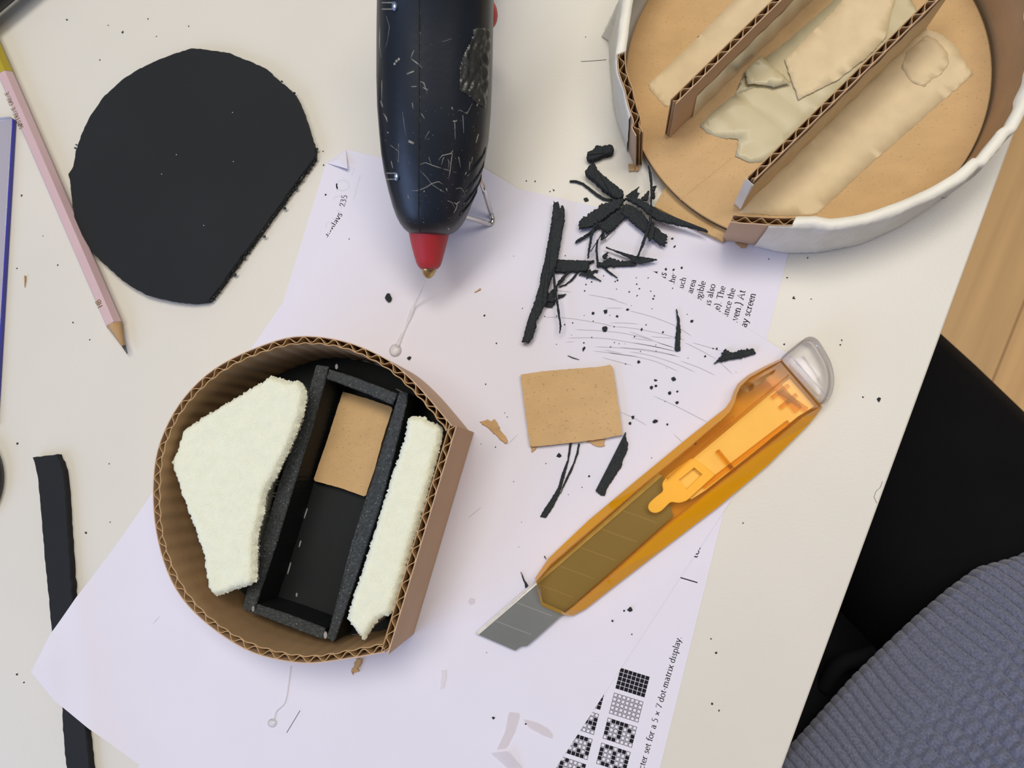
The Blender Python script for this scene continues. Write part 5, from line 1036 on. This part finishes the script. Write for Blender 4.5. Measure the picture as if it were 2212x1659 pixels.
# creased tape lines on the sheet bottom
cf = MB(); fpts = [P(*p, .8) for p in zq([(1690, 720), (1800, 700), (1890, 812), (1790, 812)])]
cf.add([fpts[0], fpts[1] + Vector((0, 0, 1.5)), fpts[2], fpts[3]], [[0, 1, 3], [1, 2, 3]]); build('clear_tape', cf, M['clear_tape'], solid=.1, label='creased clear tape tab at the bottom border', cat='tape')

# ------------------------------------------------------------------ person seated at the table edge
OB = Vector((50, -21)); bw = Vector((.65, -.76)).normalized(); rw = Vector((.76, .65)).normalized()
def B(t, w, z): q = OB + bw * t + rw * w; return Vector((q.x, q.y, z))
PS = thing('person', 'person in black trousers and blue-grey knitted sweater sitting at the table edge', 'person', B(240, 20, -TZ))
def skin(name, verts, edges, mat, parent, root=0, sub=2, lab=None):
    me = bpy.data.meshes.new(name); base = parent.location
    me.from_pydata([tuple(wpos(v[0]) - base) for v in verts], edges, []); me.materials.append(mat)
    o = bpy.data.objects.new(name, me); COL.objects.link(o); o.parent = parent
    md = o.modifiers.new('skin', 'SKIN'); md.use_smooth_shade = True
    for i, v in enumerate(verts):
        sv = me.skin_vertices[0].data[i]; r_ = v[1]; sv.radius = (r_[0] / 1000, r_[1] / 1000) if isinstance(r_, tuple) else (r_ / 1000, r_ / 1000); sv.use_root = (i == root)
    sd_ = o.modifiers.new('sub', 'SUBSURF'); sd_.levels = sub; sd_.render_levels = sub
    if lab: o['label'] = lab
    return o
w0 = 22
bv = [(B(300, w0, -190), 95), (B(285, w0, -60), 100), (B(275, w0, 110), 105), (B(270, w0, 250), 95), (B(272, w0, 330), 48), (B(268, w0, 400), 55), (B(262, w0, 470), 82), (B(262, w0, 535), 70)]
be = [(i, i + 1) for i in range(7)]
for s_ in (1, -1):
    k = len(bv); bv += [(B(280, w0 + s_ * 150, 265), 48), (B(325, w0 + s_ * 205, 10), 38), (B(225, w0 + s_ * 225, -170), 27), (B(190, w0 + s_ * 222, -215), 30), (B(150, w0 + s_ * 212, -245), 18)]
    be += [(3, k), (k, k + 1), (k + 1, k + 2), (k + 2, k + 3), (k + 3, k + 4)]
for s_ in (1, -1):
    k = len(bv); bv += [(B(250, w0 + s_ * 85, -185), 74), (B(60, w0 + s_ * 95, -182), 68), (B(-110, w0 + s_ * 100, -185), 52), (B(-105, w0 + s_ * 100, -450), 46), (B(-90, w0 + s_ * 100, -660), 34), (B(-100, w0 + s_ * 100, -705), 33), (B(-190, w0 + s_ * 105, -718), 20)]
    be += [(0, k)] + [(k + i, k + i + 1) for i in range(6)]
skin('body', bv, be, M['skin'], PS)
tv = [(B(300, w0, -188), 112)]; te = []
for s_ in (1, -1):
    k = len(tv); e_ = 84 if s_ > 0 else 88
    dw = 86 if s_ > 0 else 72; tv += [(B(230, w0 + s_ * dw, -190), 96), (B(60, w0 + s_ * dw, -190), 94), (B(-40, w0 + s_ * (dw + 2), -190), 84), (B(-115, w0 + s_ * (dw + 6), -195), 70), (B(-108, w0 + s_ * 95, -430), 60), (B(-92, w0 + s_ * 97, -655), 52)]
    te += [(0, k)] + [(k + i, k + i + 1) for i in range(5)]
skin('trousers', tv, te, M['trousers'], PS, lab='black trousers')
# fly fold and pocket seam of the trousers, just in front of the hem
sv_ = MB(); sv_.tube(catm([P(1780, 1490, -114), P(1800, 1452, -111), P(1822, 1432, -110), P(1850, 1424, -110), P(1890, 1412, -111)]), 4.5, 8); build('trouser_fold', sv_, M['trousers'], PS, shade=True)
# sweater: loft with real ribs
hemt = [(-60, 115.5), (-49, 114.7), (-30, 112.5), (4.8, 107.5), (27, 106), (49, 105), (70, 105), (88, 106.5), (106, 116), (126, 122), (150, 137)]
SEC = [(105, -97, 350, -190, 165), (106, -91, 350, -188, 166), (113, -87, 351, -184, 167), (130, -77, 352, -172, 168), (150, -62, 352, -152, 166), (170, -38, 350, -122, 162), (186, 5, 347, -70, 158), (196, 60, 345, 10, 158), (202, 130, 345, 100, 165), (210, 220, 345, 215, 178), (222, 270, 342, 275, 172), (245, 305, 335, 310, 120), (262, 325, 322, 328, 68)]
wc = 35; PER = 5.0; vs = []
AN = [-0.55 + 1.6 * i / 1500 for i in range(1500)] + [1.05 + (2 * math.pi - 1.6) * i / 260 for i in range(260)]
NT_ = len(AN)
cumL = [0.0]
for a_s, b_s in zip(SEC, SEC[1:]): cumL.append(cumL[-1] + math.hypot(b_s[0] - a_s[0], b_s[1] - a_s[1]))
DD = [i * 1.0 for i in range(140)] + [140 + (cumL[-1] - 140) * (i / 36) for i in range(1, 37)]
NV = len(DD) - 1
def sec(dm_):
    dm_ = min(dm_, cumL[-1] - 1e-6); i = max(k for k in range(len(SEC) - 1) if cumL[k] <= dm_); f = (dm_ - cumL[i]) / (cumL[i + 1] - cumL[i])
    return [a + (b - a) * f for a, b in zip(SEC[i], SEC[i + 1])], (i + f) / (len(SEC) - 1)
for dm_ in DD:
    (tf, zf_, tb_, zb_, hw), v = sec(dm_)
    body = max(0, min(1, (dm_ - 30) / 14)); body = body * body * (3 - 2 * body)
    for a in AN:
        ca, sa = math.cos(a), math.sin(a)                                  # a = 0 : front
        tc_, dp = (tf + tb_) / 2, (tb_ - tf) / 2
        se = lambda c: math.copysign(abs(c) ** .9, c)
        w = wc + hw * se(sa); t = tc_ - dp * se(ca)
        if ca > 0 and v < .6 and hemt[0][0] < w < hemt[-1][0]:
            for (wa, ta), (wb, tb2) in zip(hemt, hemt[1:]):
                if wa <= w <= wb: ht = ta + (tb2 - ta) * (w - wa) / (wb - wa)
            t += (ht - (227.5 - 122.5 * se(ca))) * (1 - v / .6) * .8
        z = zf_ + (zb_ - zf_) * (1 - (ca + 1) / 2)
        arc_ = a * 165 + 1.2 * math.sin(dm_ * .09 + a * 9)
        rib = abs(math.cos(math.pi * arc_ / PER)) ** .45
        a2 = arc_ / (PER * 1.25); k2 = math.floor(a2 + .5)
        wave = 0.5 + .5 * math.cos(2 * math.pi * (dm_ / 5.4 + .5 * (k2 % 2)))
        stitch = abs(math.cos(math.pi * a2)) ** .6 * (.35 + .9 * wave)
        st = (rib * (1 - body) + stitch * body) * 1.9
        k_ = .8 if v < .5 else .1
        p = B(t - ca * st * .6, w + sa * st * .6, z + st * k_)
        vs.append(tuple(p))
sw = MB(); sw.add(vs, [[j * NT_ + i, j * NT_ + (i + 1) % NT_, (j + 1) * NT_ + (i + 1) % NT_, (j + 1) * NT_ + i] for j in range(NV) for i in range(NT_)])
for s_ in (1, -1): sw.tube(catm([B(275, w0 + s_ * 120, 268), B(290, w0 + s_ * 178, 235), B(322, w0 + s_ * 205, 40), B(315, w0 + s_ * 210, -10), B(270, w0 + s_ * 222, -90), B(232, w0 + s_ * 225, -160)]), [58] * 8 + [56] * 8 + [52] * 5 + [48] * 4 + [42] * 6, 20)
build('sweater', sw, M['knit'], PS, shade=True, label='chunky blue-grey ribbed sweater')
hr = MB(); q = B(272, w0, 500); hr.ellipsoid((q.x, q.y, q.z), (92, 92, 98), 24, 14, zmin=-.25); build('hair', hr, M['hair'], PS, shade=True)
